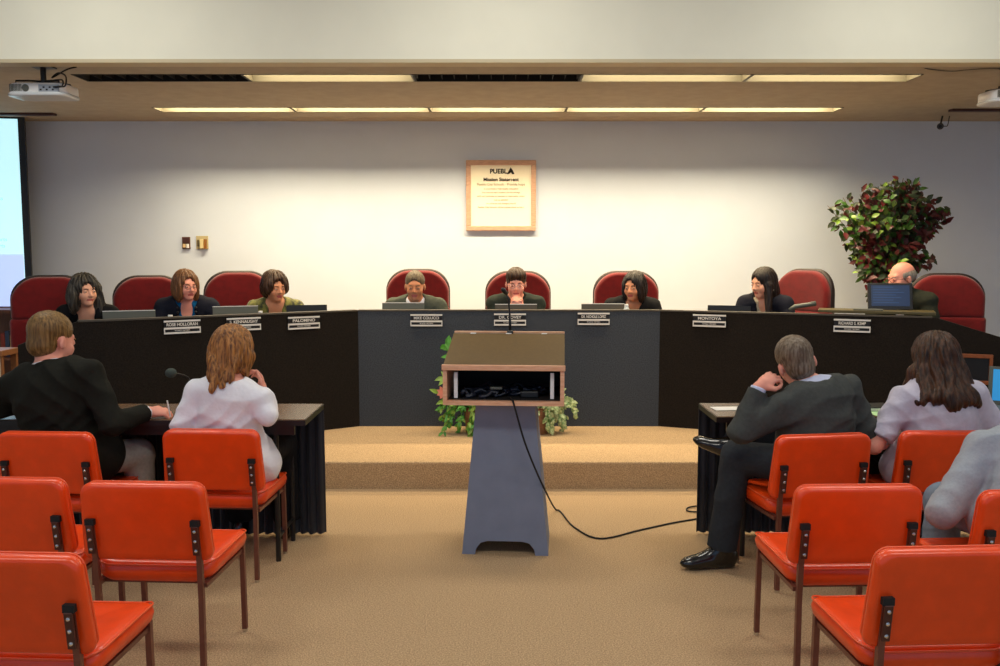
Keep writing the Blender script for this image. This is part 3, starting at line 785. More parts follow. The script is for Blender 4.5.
for k in range(120):
    tip = crown_pt(); st = Vector((random.uniform(-.05, .05), random.uniform(-.05, .05), min(tip.z-.1, random.uniform(.95, 1.35))))
    if st.z > tip.z: st.z = tip.z-.05
    mid = (st+tip)/2+Vector((0, 0, .06)); pts = smooth_pts([st, mid, tip], 4)
    tube(bmB, pts, [.007-.005*i/len(pts) for i in range(len(pts))], 4)
    tone = random.random()
    for j in range(30):
        t = random.uniform(.35, 1.0); q = pts[min(int(t*(len(pts)-1)), len(pts)-1)]+rv(.05)
        d = (tip-st).normalized()*.4+rv(.8)+Vector((0, 0, -.45))
        sd = 1 if q.x > .05 else 0
        r = random.random()+(.12 if q.z > 1.75 else 0)+.12*sd
        mi = 2 if r > .80 else (1 if (r < .16 and q.x < .05) else (0 if r < .42 else 3))
        if tone > .72 and random.random() < .7: mi = 2
        leaf(bmL, q, d, Vector((random.uniform(-.4, .4), -1, .5)), random.uniform(.065, .10), random.uniform(.034, .05), mi)
obj('branches', bmB, M_bark, fic, smooth=True)
obj('foliage', bmL, [M_leafg, M_leafl, M_leafr, M_leafd], fic, smooth=True)
# planters before the desk, behind the podium
def planter(px0, px1, py, Y, label, kind):
    a = at(px0, py, Y); b = at(px1, py, Y)
    e = empty('planter', ((a.x+b.x)/2, Y, DF), 0, label, 'plant', 'planters behind the podium')
    r = (b.x-a.x)/2
    obj('pot', T([(0, 0, 0), (0, 0, .01), (0, 0, .19), (0, 0, .20), (0, 0, .17)], [r*.85, r*.9, r, r, r*.8], 18), M_terra, e, smooth='auto')
    obj('soil', T([(0, 0, .15), (0, 0, .17)], r*.9, 14), M_bark, e)
    bs = bmesh.new(); bl = bmesh.new()
    return e, bs, bl, r
e, bs, bl, r = planter(464, 500, 420, 6.72, 'wooden planter with bright green ferny plant and pink flowers', 0)
for k in range(58):
    a = random.uniform(0, 2*PI); ln = random.uniform(.16, .30)
    dx = math.cos(a)*ln*1.0-.05; dy = math.sin(a)*ln*.45-.03
    top = Vector((dx*.6, dy*.6, .19+random.uniform(.06, .26))); tip = Vector((dx, dy, random.uniform(.0, .28)))
    tip.x = max(-.30, min(.22, tip.x)); pts = smooth_pts([Vector((dx*.1, dy*.1, .17)), top, tip], 5)
    tube(bs, pts, .0025, 4)
    for q in pts[2:]:
        for j in range(3): leaf(bl, q+rv(.015), (tip-top).normalized()+rv(.7), Vector((0, -1, .6)), random.uniform(.04, .065), .022, random.choice((0, 0, 1)))
for (px, py) in ((441, 345), (448, 352), (436, 392), (443, 378)):     # taller stems showing beside the box
    t_ = at(px+4, py, 6.66)-e.location; pts = smooth_pts([Vector((-.05, 0, .17)), Vector((t_.x*.6, -.02, t_.z*.6)), t_], 5); tube(bs, pts, .003, 4)
    for j in range(6): leaf(bl, pts[-1-j % 4]+rv(.02), rv(1)+Vector((-.6, 0, .1)), Vector((0, -1, .5)), .08, .035, 0 if py < 370 else 1)
obj('stems', bs, M_fern, e); obj('foliage', bl, [M_fern, M_leafl], e, smooth=True)
bm = bmesh.new()
t_ = at(441, 391, 6.62)-e.location
for k in range(9): leaf(bm, t_+Vector((.02, 0, -.01)), Vector((math.cos(k*.7), -.3, math.sin(k*.7))), Vector((0, -1, 0)), .055, .035, 0)
obj('flower', bm, M_flower, e, smooth=True)
e, bs, bl, r = planter(528, 550, 420, 6.72, 'wooden planter with pale variegated trailing plant', 1)
for k in range(46):
    a = random.uniform(0, 2*PI); ln = random.uniform(.10, .22)
    dx = math.cos(a)*ln+.05; dy = math.sin(a)*ln*.5-.03
    top = Vector((dx*.7, dy*.7, .20+random.uniform(.03, .16))); tip = Vector((dx, dy, random.uniform(.02, .25)))
    pts = smooth_pts([Vector((dx*.1, 0, .17)), top, tip], 5); tube(bs, pts, .0025, 4)
    for q in pts[2:]:
        for j in range(2): leaf(bl, q+rv(.012), (tip-top).normalized()+rv(.6), Vector((0, -1, .6)), random.uniform(.045, .065), .03, 0)
for (px, py) in ((560, 392), (566, 400)):
    t_ = at(px, py, 6.66)-e.location; pts = smooth_pts([Vector((.03, 0, .17)), t_*.7, t_], 5); tube(bs, pts, .003, 4)
    for j in range(6): leaf(bl, pts[-1-j % 4]+rv(.02), rv(1)+Vector((.6, 0, .1)), Vector((0, -1, .5)), .07, .035, 0)
obj('stems', bs, M_fern, e); obj('foliage', bl, [M_leafv], e, smooth=True)

# ------------------------------------------------------------------ shelf unit under the screen
e = empty('wooden_shelf', (-4.75, 8.45, DF), 0, 'dark wooden shelf unit below the projection screen', 'shelf')
bm = bmesh.new(); box(bm, -.75, .75, .17, .19, 0, .84)
obj('back_board', bm, M_dwood, e)
for z in (.0, .36, .80): obj('shelf_board', B(-.75, .75, -.18, .17, z, z+.03), M_dwood, e)
for x in (-.75, .72): obj('side_board', B(x, x+.03, -.18, .17, .03, .80), M_dwood, e)
e = empty('small_plant', (-4.30, 8.38, DF+.39), 0, 'small green potted plant on the shelf below the screen', 'plant')
obj('pot', T([(0, 0, 0), (0, 0, .1)], [.05, .065], 14), M_terra, e, smooth='auto')
bm = bmesh.new()
for k in range(40): leaf(bm, Vector((0, 0, .1))+rv(.05), rv(1)+Vector((0, 0, .6)), Vector((0, -1, .3)), .12, .05, random.choice((0, 1)))
obj('foliage', bm, [M_leafg, M_leafl], e, smooth=True)
for k, (x, h_, cc) in enumerate(((-4.62, .22, (120, 40, 30)), (-4.58, .24, (40, 60, 90)), (-4.535, .2, (180, 150, 100)), (-4.49, .23, (90, 60, 40)))):
    o = obj('book', B(-.018, .018, -.08, .08, 0, h_, bev=.002), mat('book_cover_%s' % 'abcd'[k], srgb(*cc), .6), None, loc=(x, 8.40, DF+.391))
    tag(o, ['dark red book', 'navy book', 'tan book', 'brown book'][k]+' upright on the shelf below the screen', 'book', 'books on the shelf')
c = at(11, 349, 6.15)
e = empty('side_table', (c.x-.30, 6.15, DF), 0, 'light wooden side table at the picture edge below the screen', 'table')
zb_ = e.location.z; hh = c.z-zb_
obj('table_top', B(-.3, .3, -.12, .12, hh-.04, hh, bev=.004), mat('side_wood', srgb(150, 98, 60), .4, noise=.15), e)
obj('front_board', B(-.28, .28, -.115, -.10, .04, hh-.04), mat('side_white', srgb(205, 196, 176), .6), e, label='pale front board')
for sx in (-1, 1):
    for sy in (-1, 1): obj('leg', B(sx*.27-.02, sx*.27+.02, sy*.09-.012, sy*.09+.012, 0, hh-.04), MATS['side_wood'], e)
# ------------------------------------------------------------------ people: distance-field bodies meshed as one closed surface
def V3(*a): return np.array(a, dtype=np.float64)
def seg_prim(a, b, ra, rb, k=.02, cut=0, flat=False):
    return ('s', np.array(a, float), np.array(b, float), ra, rb, k, cut, flat)
def ell(c, r, R=None, k=.03, cut=0):
    return ('e', np.array(c, float), np.array(r, float), np.eye(3) if R is None else np.array(R, float), 0, k, cut, False)
def fld(prims, P):
    d = np.full(len(P), .25)
    for p in prims:
        k = p[5]
        if p[0] == 's':
            a, b, ra, rb = p[1], p[2], p[3], p[4]; c = (a+b)/2; R = np.linalg.norm(b-a)/2+max(ra, rb)+.09
        else:
            c = p[1]; R = max(p[2])+.09
        idx = np.nonzero(((P-c)**2).sum(1) < R*R)[0]
        if len(idx) == 0: continue
        Q = P[idx]
        if p[0] == 's':
            ab = b-a; L2 = max(ab @ ab, 1e-9); t = np.clip(((Q-a) @ ab)/L2, 0, 1)
            di = np.sqrt(((Q-a-t[:, None]*ab)**2).sum(1))-(ra+(rb-ra)*t)
            if p[7]:
                u = ab/math.sqrt(L2); di = np.maximum(di, (Q-b) @ u)
        else:
            q = (Q-c) @ p[3]; k0 = np.sqrt(((q/p[2])**2).sum(1)); k1 = np.sqrt(((q/p[2]**2)**2).sum(1))+1e-9
            di = k0*(k0-1)/k1
        e = d[idx]
        if not p[6]:
            h = np.clip(.5+.5*(e-di)/k, 0, 1); d[idx] = e*(1-h)+di*h-k*h*(1-h)
        else:
            di = -di; h = np.clip(.5-.5*(e-di)/k, 0, 1); d[idx] = e*(1-h)+di*h+k*h*(1-h)
    return d
def bounds(prims):
    lo = np.full(3, 1e9); hi = -lo
    for p in prims:
        if p[6]: continue
        if p[0] == 's':
            for c, r in ((p[1], p[3]), (p[2], p[4])): lo = np.minimum(lo, c-r); hi = np.maximum(hi, c+r)
        else: lo = np.minimum(lo, p[1]-max(p[2])); hi = np.maximum(hi, p[1]+max(p[2]))
    return lo-.02, hi+.02
def net(prims, h, disp=None, matfn=None):
    """surface nets over a sparse narrow band"""
    lo, hi = bounds(prims); B4 = 4
    nb = np.maximum(1, np.ceil((hi-lo)/(h*B4)).astype(int)); n = nb*B4+1
    cx = [lo[i]+(np.arange(nb[i])+.5)*h*B4 for i in range(3)]
    G = np.stack(np.meshgrid(*cx, indexing='ij'), -1).reshape(-1, 3)
    dc = fld(prims, G).reshape(nb); near = np.abs(dc) < h*B4*.9+.018
    S = np.repeat(np.repeat(np.repeat(np.where(dc < 0, -.1, .1), B4, 0), B4, 1), B4, 2)
    D = np.full(n, .1); D[:-1, :-1, :-1] = S
    pm = np.zeros(n, bool)
    m = np.repeat(np.repeat(np.repeat(near, B4, 0), B4, 1), B4, 2)
    for i in (0, 1):
        for j in (0, 1):
            for k in (0, 1): pm[i:i+m.shape[0], j:j+m.shape[1], k:k+m.shape[2]] |= m
    I = np.argwhere(pm); P = lo+I*h; d = fld(prims, P)
    if disp is not None: d = d+disp(P)
    D[pm] = d
    D[0] = D[-1] = .1; D[:, 0] = D[:, -1] = .1; D[:, :, 0] = D[:, :, -1] = .1
    N = D < 0
    c = [N[i:n[0]-1+i, j:n[1]-1+j, k:n[2]-1+k] for i in (0, 1) for j in (0, 1) for k in (0, 1)]
    s = sum(x.astype(np.int8) for x in c); act = (s > 0) & (s < 8)
    A = np.argwhere(act); vid = np.full(act.shape, -1, int); vid[act] = np.arange(len(A))
    acc = np.zeros((len(A), 3)); cnt = np.zeros(len(A))
    cor = [(i, j, k) for i in (0, 1) for j in (0, 1) for k in (0, 1)]
    for a in cor:
        for ax in range(3):
            if a[ax]: continue
            b = list(a); b[ax] = 1
            da = D[A[:, 0]+a[0], A[:, 1]+a[1], A[:, 2]+a[2]]; db = D[A[:, 0]+b[0], A[:, 1]+b[1], A[:, 2]+b[2]]
            x = (da < 0) != (db < 0); t = np.where(x, da/np.where(x, da-db, 1), 0)
            p = np.tile(np.array(a, float), (len(A), 1)); p[:, ax] += t
            acc[x] += p[x]; cnt[x] += 1
    VV = lo+(A+acc/cnt[:, None])*h
    F = []
    for ax in range(3):
        o1, o2 = [(1, 2), (2, 0), (0, 1)][ax]
        sl = [slice(1, n[i]-1) for i in range(3)]; sl[ax] = slice(0, n[ax]-1)
        sl2 = list(sl); sl2[ax] = slice(1, n[ax])
        a, b = N[tuple(sl)], N[tuple(sl2)]
        for flip, msk in ((False, a & ~b), (True, ~a & b)):
            E = np.argwhere(msk)
            if len(E) == 0: continue
            off = np.ones(3, int); off[ax] = 0; E = E+off
            q = []
            for (u, v) in ((1, 1), (0, 1), (0, 0), (1, 0)):
                e = E.copy(); e[:, o1] -= u; e[:, o2] -= v; q.append(vid[e[:, 0], e[:, 1], e[:, 2]])
            q = np.stack(q, 1); F.append(q[:, ::-1] if flip else q)
    F = np.concatenate(F); F = F[(F >= 0).all(1)]
    mi = None
    if matfn is not None: mi = matfn(VV[F].mean(1))
    return VV, F, mi
def mesh_obj(name, prims, h, mats, parent, disp=None, matfn=None, label=None):
    org = np.array(parent_world(parent))
    v, f, mi = net(prims, h, disp, matfn)
    me = bpy.data.meshes.new(name); v = v-org
    me.vertices.add(len(v)); me.vertices.foreach_set('co', v.ravel())
    me.loops.add(len(f)*4); me.loops.foreach_set('vertex_index', f.ravel().astype(np.int32))
    me.polygons.add(len(f)); me.polygons.foreach_set('loop_start', np.arange(len(f), dtype=np.int32)*4)
    for m in (mats if isinstance(mats, (list, tuple)) else [mats]): me.materials.append(m)
    if mi is not None: me.polygons.foreach_set('material_index', mi.astype(np.int32))
    me.polygons.foreach_set('use_smooth', np.ones(len(f), bool))
    me.update(calc_edges=True); me.validate()
    o = bpy.data.objects.new(name, me); C.objects.link(o); o.parent = parent
    if label: o['label'] = label
    return o
def parent_world(p):
    v = Vector((0, 0, 0))
    while p is not None: v += p.location; p = p.parent
    return v
def nrm(v): v = np.array(v, float); return v/max(np.linalg.norm(v), 1e-9)
def frame(yaw, up):
    up = nrm(up); f = V3(-math.sin(yaw), math.cos(yaw), 0); r = nrm(np.cross(f, up)); f = np.cross(up, r); return r, f, up
def wrinkle(amp, s=0.0):
    def f(P):
        x, y, z = P[:, 0]+s, P[:, 1], P[:, 2]
        a = 17*z+11*x*math.cos(s)+9*y+2.3*np.sin(8*x+3*z+s)+1.5*np.sin(13*y-7*z)
        b = 26*z-19*x+2.0*np.sin(9*x+11*y+s*2)+1.2*np.sin(17*z)
        m1 = .5+.5*np.sin(5*x-6*z+4*y+s); m2 = .5+.5*np.sin(7*z+5*x+2*s)
        return amp*(1.5*m1*(np.abs(np.sin(a))-.6)+1.0*m2*(np.abs(np.sin(b))-.6))
    return f
def wrinkle_old(amp, s=0.0):
    def f(P):
        x, y, z = P[:, 0]+s, P[:, 1], P[:, 2]
        w = np.sin(9*x+5*z+2*np.sin(7*y+s))
        return amp*(.6*np.sin(34*z+20*x*np.sin(s+1)+4*w)*(.5+.5*np.sin(6*x+4*y+s*3))+.4*np.sin(52*x+38*z+3*w))
    return f
def hand(prims, wrist, fdir, back, side, curl, thumb=.6, sc=1.0, spread=.10):
    """wrist point, finger direction, back-of-hand normal, side = +1 if thumb lies towards cross(fdir, back)"""
    fdir = nrm(fdir); back = nrm(np.array(back)-fdir*np.dot(back, fdir)); x = np.cross(fdir, back)*side; w = np.array(wrist, float)
    R = np.stack([x, fdir, back], 1)
    prims.append(ell(w+fdir*.052*sc, (.040*sc, .050*sc, .017*sc), R, .012))
    prims.append(seg_prim(w-fdir*.02, w+fdir*.03*sc, .024*sc, .026*sc, .015))
    for i, (ox, ln) in enumerate(((.030, .074), (.010, .084), (-.011, .078), (-.031, .062))):
        k = w+fdir*(.088-.004*abs(i-1))*sc+x*ox*sc; d = nrm(fdir+x*spread*(1.5-i)*.6); nb = back
        for j, fr in enumerate((.45, .30, .25)):
            a = curl*(.9 if j == 0 else 1.1)
            d2 = d*math.cos(a)-nb*math.sin(a); nb = nb*math.cos(a)+d*math.sin(a); d = nrm(d2)
            e = k+d*ln*fr*sc; r = (.0095-.0010*j)*sc
            prims.append(seg_prim(k, e, r, r-.0006, .004)); k = e
    b = w+fdir*.025*sc+x*.030*sc
    t1 = b+(x*.75+fdir*.65-back*.3*thumb)*.038*sc; t2 = t1+nrm(x*(.45-.6*curl)+fdir*.9-back*.6*thumb)*.030*sc; t3 = t2+nrm(fdir*.9-x*.5*curl-back*.4*thumb)*.024*sc
    prims += [seg_prim(b, t1, .0145*sc, .012*sc, .01), seg_prim(t1, t2, .0108*sc, .0098*sc, .004), seg_prim(t2, t3, .0098*sc, .0082*sc, .003)]
def head_prims(hc, HR, s=1.0):
    L = lambda x, y, z: hc+HR @ (V3(x, y, z)*s)
    E = lambda c, r, k=.02, cut=0: ell(L(*c), np.array(r)*s, HR, k, cut)
    Sg = lambda a, b, ra, rb, k=.01, cut=0: seg_prim(L(*a), L(*b), ra*s, rb*s, k, cut)
    p = [E((0, -.018, .035), (.074, .094, .084)), E((0, .022, -.030), (.060, .068, .078), .03), E((0, .060, -.088), (.026, .026, .020), .025),
         E((.036, .052, -.028), (.024, .030, .028), .02), E((-.036, .052, -.028), (.024, .030, .028), .02), Sg((-.032, .070, .026), (.032, .070, .026), .013, .013, .018)]
    for q in (-1, 1): p.append(E((q*.031, .098, .006), (.019, .020, .013), .014, 1))
    for q in (-1, 1): p.append(E((q*.031, .078, .004), (.0145, .0125, .0125), .004))
    p += [Sg((0, .083, .012), (0, .104, -.026), .0075, .0105, .012), E((.011, .093, -.031), (.008, .009, .007), .006), E((-.011, .093, -.031), (.008, .009, .007), .006),
          Sg((-.019, .080, -.0545), (.019, .080, -.0545), .0068, .0068, .006), Sg((-.016, .079, -.066), (.016, .079, -.066), .0078, .0078, .006),
          Sg((-.024, .094, -.0605), (.024, .094, -.0605), .0030, .0030, .004, 1)]
    for q in (-1, 1):
        p += [E((q*.077, -.012, -.008), (.010, .017, .028), .006), E((q*.090, -.006, -.004), (.008, .010, .018), .006, 1)]
    return p, L, E, Sg
SKINS = {'fair': (226, 164, 134), 'warm': (206, 138, 100), 'pink': (232, 156, 134), 'tan': (188, 122, 84)}
def skinmat(k): return mat('skin_'+k, srgb(*SKINS[k]), .5, noise=.04, nscale=30)
M_lip = mat('lips', srgb(168, 78, 70), .45); M_eyew = mat('eye_white', srgb(190, 178, 168), .3); M_iris = mat('eye_iris', srgb(38, 26, 20), .15)
def cloth(name, rgb, noise=.08, nscale=60, rough=.9, col2=None, sheen=.0):
    return mat(name, srgb(*rgb), rough, noise=noise if col2 is None else 0, col2=col2, nscale=nscale, bump=.3, bscale=24, dist=.015, sheen=sheen, spec=.2)
def hairmat(name, a, b): return mat(name, srgb(*a), .42, col2=srgb(*b), nscale=26, stretch=(4, 4, .22), bump=.4, bscale=120, spec=.35)
def person(label, pel, neck, headc, ty, hy, hp=0, hroll=0, sw=.175, arms=None, knees=None, ankles=None, toes=None, skin='warm', hair=None, hm=None,
           top=None, shirt=None, trousers=None, hs=1.0, girth=1.0, h=.007, zf=0.0, vneck=.0, sleeve='long', collar=False, tie=None, glasses=None,
           neckopen=.066, hem=0.0, group=None, shoe='m', browm=None, earrings=False, tilt=0.0):
    pel, neck, headc = (np.array(v, float) for v in (pel, neck, headc))
    root = empty('person', (pel[0], pel[1], zf), 0, label, 'person', group)
    up = nrm(neck-pel); r, f, up = frame(ty, up); rt = nrm(r*math.cos(tilt)+up*math.sin(tilt))
    T3 = np.stack([r, f, up], 1); L = np.linalg.norm(neck-pel)
    HRm = (Matrix.Rotation(hy, 3, 'Z') @ Matrix.Rotation(hp, 3, 'X') @ Matrix.Rotation(hroll, 3, 'Y')); HR = np.array(HRm)
    sh = {'L': neck-rt*sw-up*.055-f*.005, 'R': neck+rt*sw-up*.055-f*.005}
    g = girth
    def torso(i):
        p = [ell(pel+up*.02, (.165*g+i, .125*g+i, .13+i), T3, .05), ell(pel+up*L*.36-f*.01, (.145*g+i, .112*g+i, .15+i), T3, .07),
             ell(pel+up*L*.70-f*.012, ((sw-.02)+i, .108*g+i, .155+i), T3, .07)]
        for q in 'LR':
            p.append(seg_prim(neck-up*.035-f*.012, sh[q]+up*.005, .050+i, .050+i, .05))
            p.append(seg_prim(neck-up*.005-f*.01, neck+(sh[q]-neck)*.55+up*.012, .040+i*.6, .040+i*.8, .05))
        return p
    fwd = f*1.0; fwd[2] = 0; fwd = nrm(fwd); rr = r.copy(); rr[2] = 0; rr = nrm(rr)
    hipj = {'L': pel-rr*.085-V3(0, 0, .02), 'R': pel+rr*.085-V3(0, 0, .02)}
    K = {}; AN = {}; TO = {}
    for q, sgn in (('L', -1), ('R', 1)):
        K[q] = np.array(knees[q]) if knees and q in knees else hipj[q]+fwd*.42+rr*sgn*.04+V3(0, 0, -.01)
        if K[q][2] < zf+.48: K[q][2] = zf+.50
        AN[q] = np.array(ankles[q]) if ankles and q in ankles else V3(K[q][0]+fwd[0]*.05, K[q][1]+fwd[1]*.05, zf+.09)
        TO[q] = nrm(toes[q]) if toes and q in toes else fwd
    arms = arms or {}
    A = {}
    for q, sgn in (('L', -1), ('R', 1)):
        if q in arms: A[q] = [np.array(x, float) for x in arms[q][:2]]
        else:
            e_ = sh[q]+fwd*.10-V3(0, 0, .24)+rr*sgn*.05; A[q] = [e_, e_+fwd*.24+V3(0, 0, .0)-rr*sgn*.05]
    # body: one closed skin surface
    P = torso(0.0)
    nb = headc+HR @ V3(0, -.018, -.06)*hs
    P.append(seg_prim(neck-up*.02, nb, .056, .053, .03))
    for q in 'LR':
        e_, w_ = A[q]
        P += [seg_prim(sh[q], e_, .045, .038, .03), seg_prim(e_, e_+(w_-e_)*.4, .038, .036, .015), seg_prim(e_+(w_-e_)*.4, w_, .036, .025, .015)]
        P += [seg_prim(hipj[q], K[q], .080, .056, .04), seg_prim(K[q], K[q]+(AN[q]-K[q])*.4, .054, .054, .02), seg_prim(K[q]+(AN[q]-K[q])*.4, AN[q], .052, .036, .02),
              seg_prim(AN[q], AN[q]+TO[q]*.10-V3(0, 0, .050), .030, .020, .02)]
        ar = arms.get(q)
        hd = ar[2] if ar and len(ar) > 2 else nrm(w_-e_)
        bk = ar[3] if ar and len(ar) > 3 else V3(0, 0, 1)
        cu = ar[4] if ar and len(ar) > 4 else .35
        fd = nrm(hd); b2 = nrm(np.array(bk, float)-fd*np.dot(bk, fd)); cx = np.cross(fd, b2)
        # right hand palm down (back up): thumb on the body's left; cross(f, up) = right -> thumb side -1
        side = -1 if q == 'R' else 1
        hand(P, w_, fd, b2, side, cu, sc=.95 if sw > .16 else .88)
    hp_, Lh, Eh, Sh = head_prims(headc, HR, hs)
    P += hp_
    lipc = Lh(0, .088, -.060); HRt = HR
    def mf(Q):
        q = (Q-headc) @ HR/hs
        m = np.zeros(len(Q), int)
        m[(np.abs(q[:, 0]) < .0235) & (np.abs(q[:, 2]+.0605) < .0095-(q[:, 0]*.28)**2*60) & (q[:, 1] > .06)] = 1
        return m
    mesh_obj('body', P, h, [skinmat(skin), M_lip], root, matfn=mf)
    # eyes and brows
    po = np.array(parent_world(root))
    for q in (-1, 1):
        bm = bmesh.new(); c0 = Lh(q*.031, .0805, .002)-po
        ball(bm, (0, 0, 0), .0120*hs, sc=(.98, .96, .42), seg=14)
        for v in bm.verts: v.co = HRm @ v.co
        eo = obj('eye', bm, [M_eyew, M_iris], root, smooth=True, loc=Vector(c0))
        for pl in eo.data.polygons:
            cc = np.array(pl.center); dd = HR.T @ cc/(.0125*hs)
            if dd[1] > .45 and abs(dd[0]) < .52: pl.material_index = 1
        bp = [Lh(q*x, y, z)-po for x, y, z in ((.014, .091, .020), (.030, .0895, .0245), (.046, .080, .020))]
        bm = bmesh.new(); tube(bm, bp, [.0028, .0034, .002], 6); obj('eyebrow', bm, browm or hm, root, smooth=True)
    # clothing
    def sleeves(i, frac=1.0):
        p = []
        for q in 'LR':
            e_, w_ = A[q]
            if frac >= 1:
                we = e_+(w_-e_)*.93
                p += [seg_prim(sh[q], e_, .052+i, .043+i, .022), seg_prim(e_, we, .043+i, .033+i*.8, .02, 0, True)]
            else:
                p += [seg_prim(sh[q], sh[q]+(e_-sh[q])*frac, .050+i, .052+i, .04, 0, True)]
        return p
    if shirt is not None:
        p = torso(.007)
        p += [seg_prim(neck-up*.03, neck+up*.020+f*.004, .066, .062, .02, 0, True)]
        p += [seg_prim(A[q][0]+(A[q][1]-A[q][0])*.5, A[q][0]+(A[q][1]-A[q][0])*.99, .038, .036, .01, 0, True) for q in 'LR'] if shirt[1] else []
        p += [ell(neck+f*.075+up*.0, (.018 if shirt[2] == 0 else shirt[2], .05, .045 if shirt[2] == 0 else shirt[2]*2.2), T3, .008, 1), seg_prim(neck, nb, .0565, .054, .005, 1)]
        mesh_obj('shirt', p, min(h, .007), shirt[0], root)
    if tie is not None:
        bm = bmesh.new()
        c0 = neck+f*.088-up*.008; pts = [c0, c0-up*.03+f*.018, c0-up*.12+f*.052, c0-up*.26+f*.045]
        tube(bm, [Vector(x-po) for x in pts], [.013, .010, .020, .024], 6); obj('necktie', bm, tie, root, smooth=True)
    if top is not None:
        i = .022 if collar else .014
        p = torso(i)+sleeves(.015 if collar else .010, 1 if sleeve == 'long' else .82)
        if collar: p += [ell(sh[q]+up*.030-f*.005, (.052, .058, .032), T3, .03) for q in 'LR']
        if hem: p += [ell(pel-V3(0, 0, .03)+fwd*.03, (.20*g+hem, .135, .15), T3, .06)]
        if vneck:
            c0 = neck+f*(.115+i)-up*(vneck*.36); p.append(ell(c0, (.046+vneck*.14, .100, vneck*1.05), T3, .012, 1))
        p.append(seg_prim(neck-up*.02+f*.008, neck+up*.09+f*.01, neckopen, neckopen+.01, .012, 1))
        if collar:
            for sg in (-1, 1):
                ring = [neck+up*.040-f*.068, neck+up*.036-f*.040+r*sg*.060, neck-up*.004+f*.0+r*sg*.072, neck-up*.03+f*.06+r*sg*.062, neck-up*(.06+vneck*.5)+f*.118+r*sg*.040]
                for a_, b_ in zip(ring[:-1], ring[1:]): p.append(seg_prim(a_, b_, .013, .013, .012))
            # lapels
            if vneck:
                for sg in (-1, 1):
                    p.append(ell(neck-up*(.10+vneck*.2)+f*.112+r*sg*.075, (.03, .010, .075), T3 @ np.array(Matrix.Rotation(sg*.25, 3, 'Y')), .006))
        mesh_obj('jacket' if collar else 'blouse', p, h, top, root, disp=wrinkle(.0085 if h < .0068 else .005, pel[0]*3))
    if trousers is not None:
        p = [ell(pel-V3(0, 0, .0), (.172*g, .132*g, .125), T3, .05)]
        for q in 'LR':
            ae = AN[q]-V3(0, 0, .0)+(K[q]-AN[q])*.02
            p += [seg_prim(hipj[q], K[q], .094, .074, .05), seg_prim(K[q], ae, .074, .072, .03, 0, True)]
        mesh_obj('trousers', p, max(h, .009) if h > .0068 else .008, trousers, root, disp=wrinkle(.004, 2.2))
    for q in 'LR':
        a0 = AN[q]; t_ = TO[q]; sd = nrm(np.cross(t_, V3(0, 0, 1))); zz = nrm(np.cross(sd, t_))
        if zz[2] < 0: zz = -zz
        Rm = np.stack([np.cross(t_, zz), t_, zz], 1)
        p = [ell(a0+t_*.06-zz*.052, (.043, .135, .036), Rm, .02), ell(a0-t_*.03-zz*.03, (.038, .055, .055), Rm, .03), ell(a0+t_*.15-zz*.062, (.038, .06, .024), Rm, .02),
             seg_prim(a0+(K[q]-a0)*.22, a0-zz*.02, .046, .044, .02), ell(a0-t_*.035-zz*.076, (.034, .04, .014), Rm, .004), seg_prim(a0, a0+t_*.09-zz*.045, .044, .032, .02),
             ell(a0+t_*.05-zz*.30, (.3, .4, .212), Rm, .004, 1)]
        mesh_obj('shoe', p, .007, mat('shoe_leather', srgb(12, 12, 13), .18, coat=.4), root)
    # hair
    if hair is not None:
        p = [Eh((0, -.020, .040), (.080, .102, .092), .02)]
        amp, fr = .003, 26
        if hair == 'short':
            p = [Eh((0, -.019, .047), (.0785, .100, .083), .02), Eh((0, -.046, -.024), (.060, .064, .056), .03)]
            p += [Eh((0, .125, -.022), (.066, .090, .108), .010, 1), Eh((0, .065, -.115), (.1, .10, .085), .012, 1), Eh((0, -.10, -.134), (.1, .08, .05), .012, 1)]
            p += [Eh((q*.085, .045, -.035), (.030, .042, .062), .010, 1) for q in (-1, 1)]
            fr = 42
            p += [Eh((q*.082, -.006, -.016), (.022, .026, .038), .008, 1) for q in (-1, 1)]; amp = .0022
        elif hair == 'fringe':      # short, full, combed over
            p += [Eh((0, .01, .075), (.078, .085, .058), .02), Eh((0, .130, -.028), (.066, .085, .098), .012, 1), Eh((0, .03, -.125), (.1, .12, .085), .01, 1)]
            p += [Eh((q*.082, .0, -.020), (.020, .024, .034), .008, 1) for q in (-1, 1)]; amp = .005
        elif hair == 'bald':
            p = [Eh((0, -.022, .020), (.081, .100, .070), .02), Eh((0, .03, .10), (.075, .12, .075), .015, 1), Eh((0, .110, -.01), (.09, .105, .15), .012, 1), Eh((0, -.02, -.13), (.12, .14, .085), .01, 1)]
            p += [Eh((q*.084, -.004, -.012), (.020, .022, .034), .008, 1) for q in (-1, 1)]; amp = .0015
        elif hair == 'puff':
            p = [Eh((0, -.020, .045), (.100, .115, .100), .03), Eh((0, -.05, -.02), (.098, .085, .085), .03), Eh((.07, .02, .01), (.035, .05, .06), .03), Eh((-.07, .02, .01), (.035, .05, .06), .03),
                 Eh((.012, .138, -.004), (.056, .092, .104), .012, 1), Eh((0, .05, -.15), (.1, .12, .085), .01, 1)]; amp, fr = .007, 16
        elif hair == 'bob':
            p = [Eh((0, -.018, .040), (.090, .110, .097), .03), Eh((0, -.045, -.03), (.096, .085, .105), .04), Eh((.068, .015, -.035), (.028, .055, .095), .03), Eh((-.068, .015, -.035), (.028, .055, .095), .03),
                 Eh((.012, .132, -.012), (.056, .090, .112), .010, 1), Eh((0, .02, -.20), (.15, .17, .075), .01, 1)]; amp, fr = .005, 20
        elif hair == 'curly':
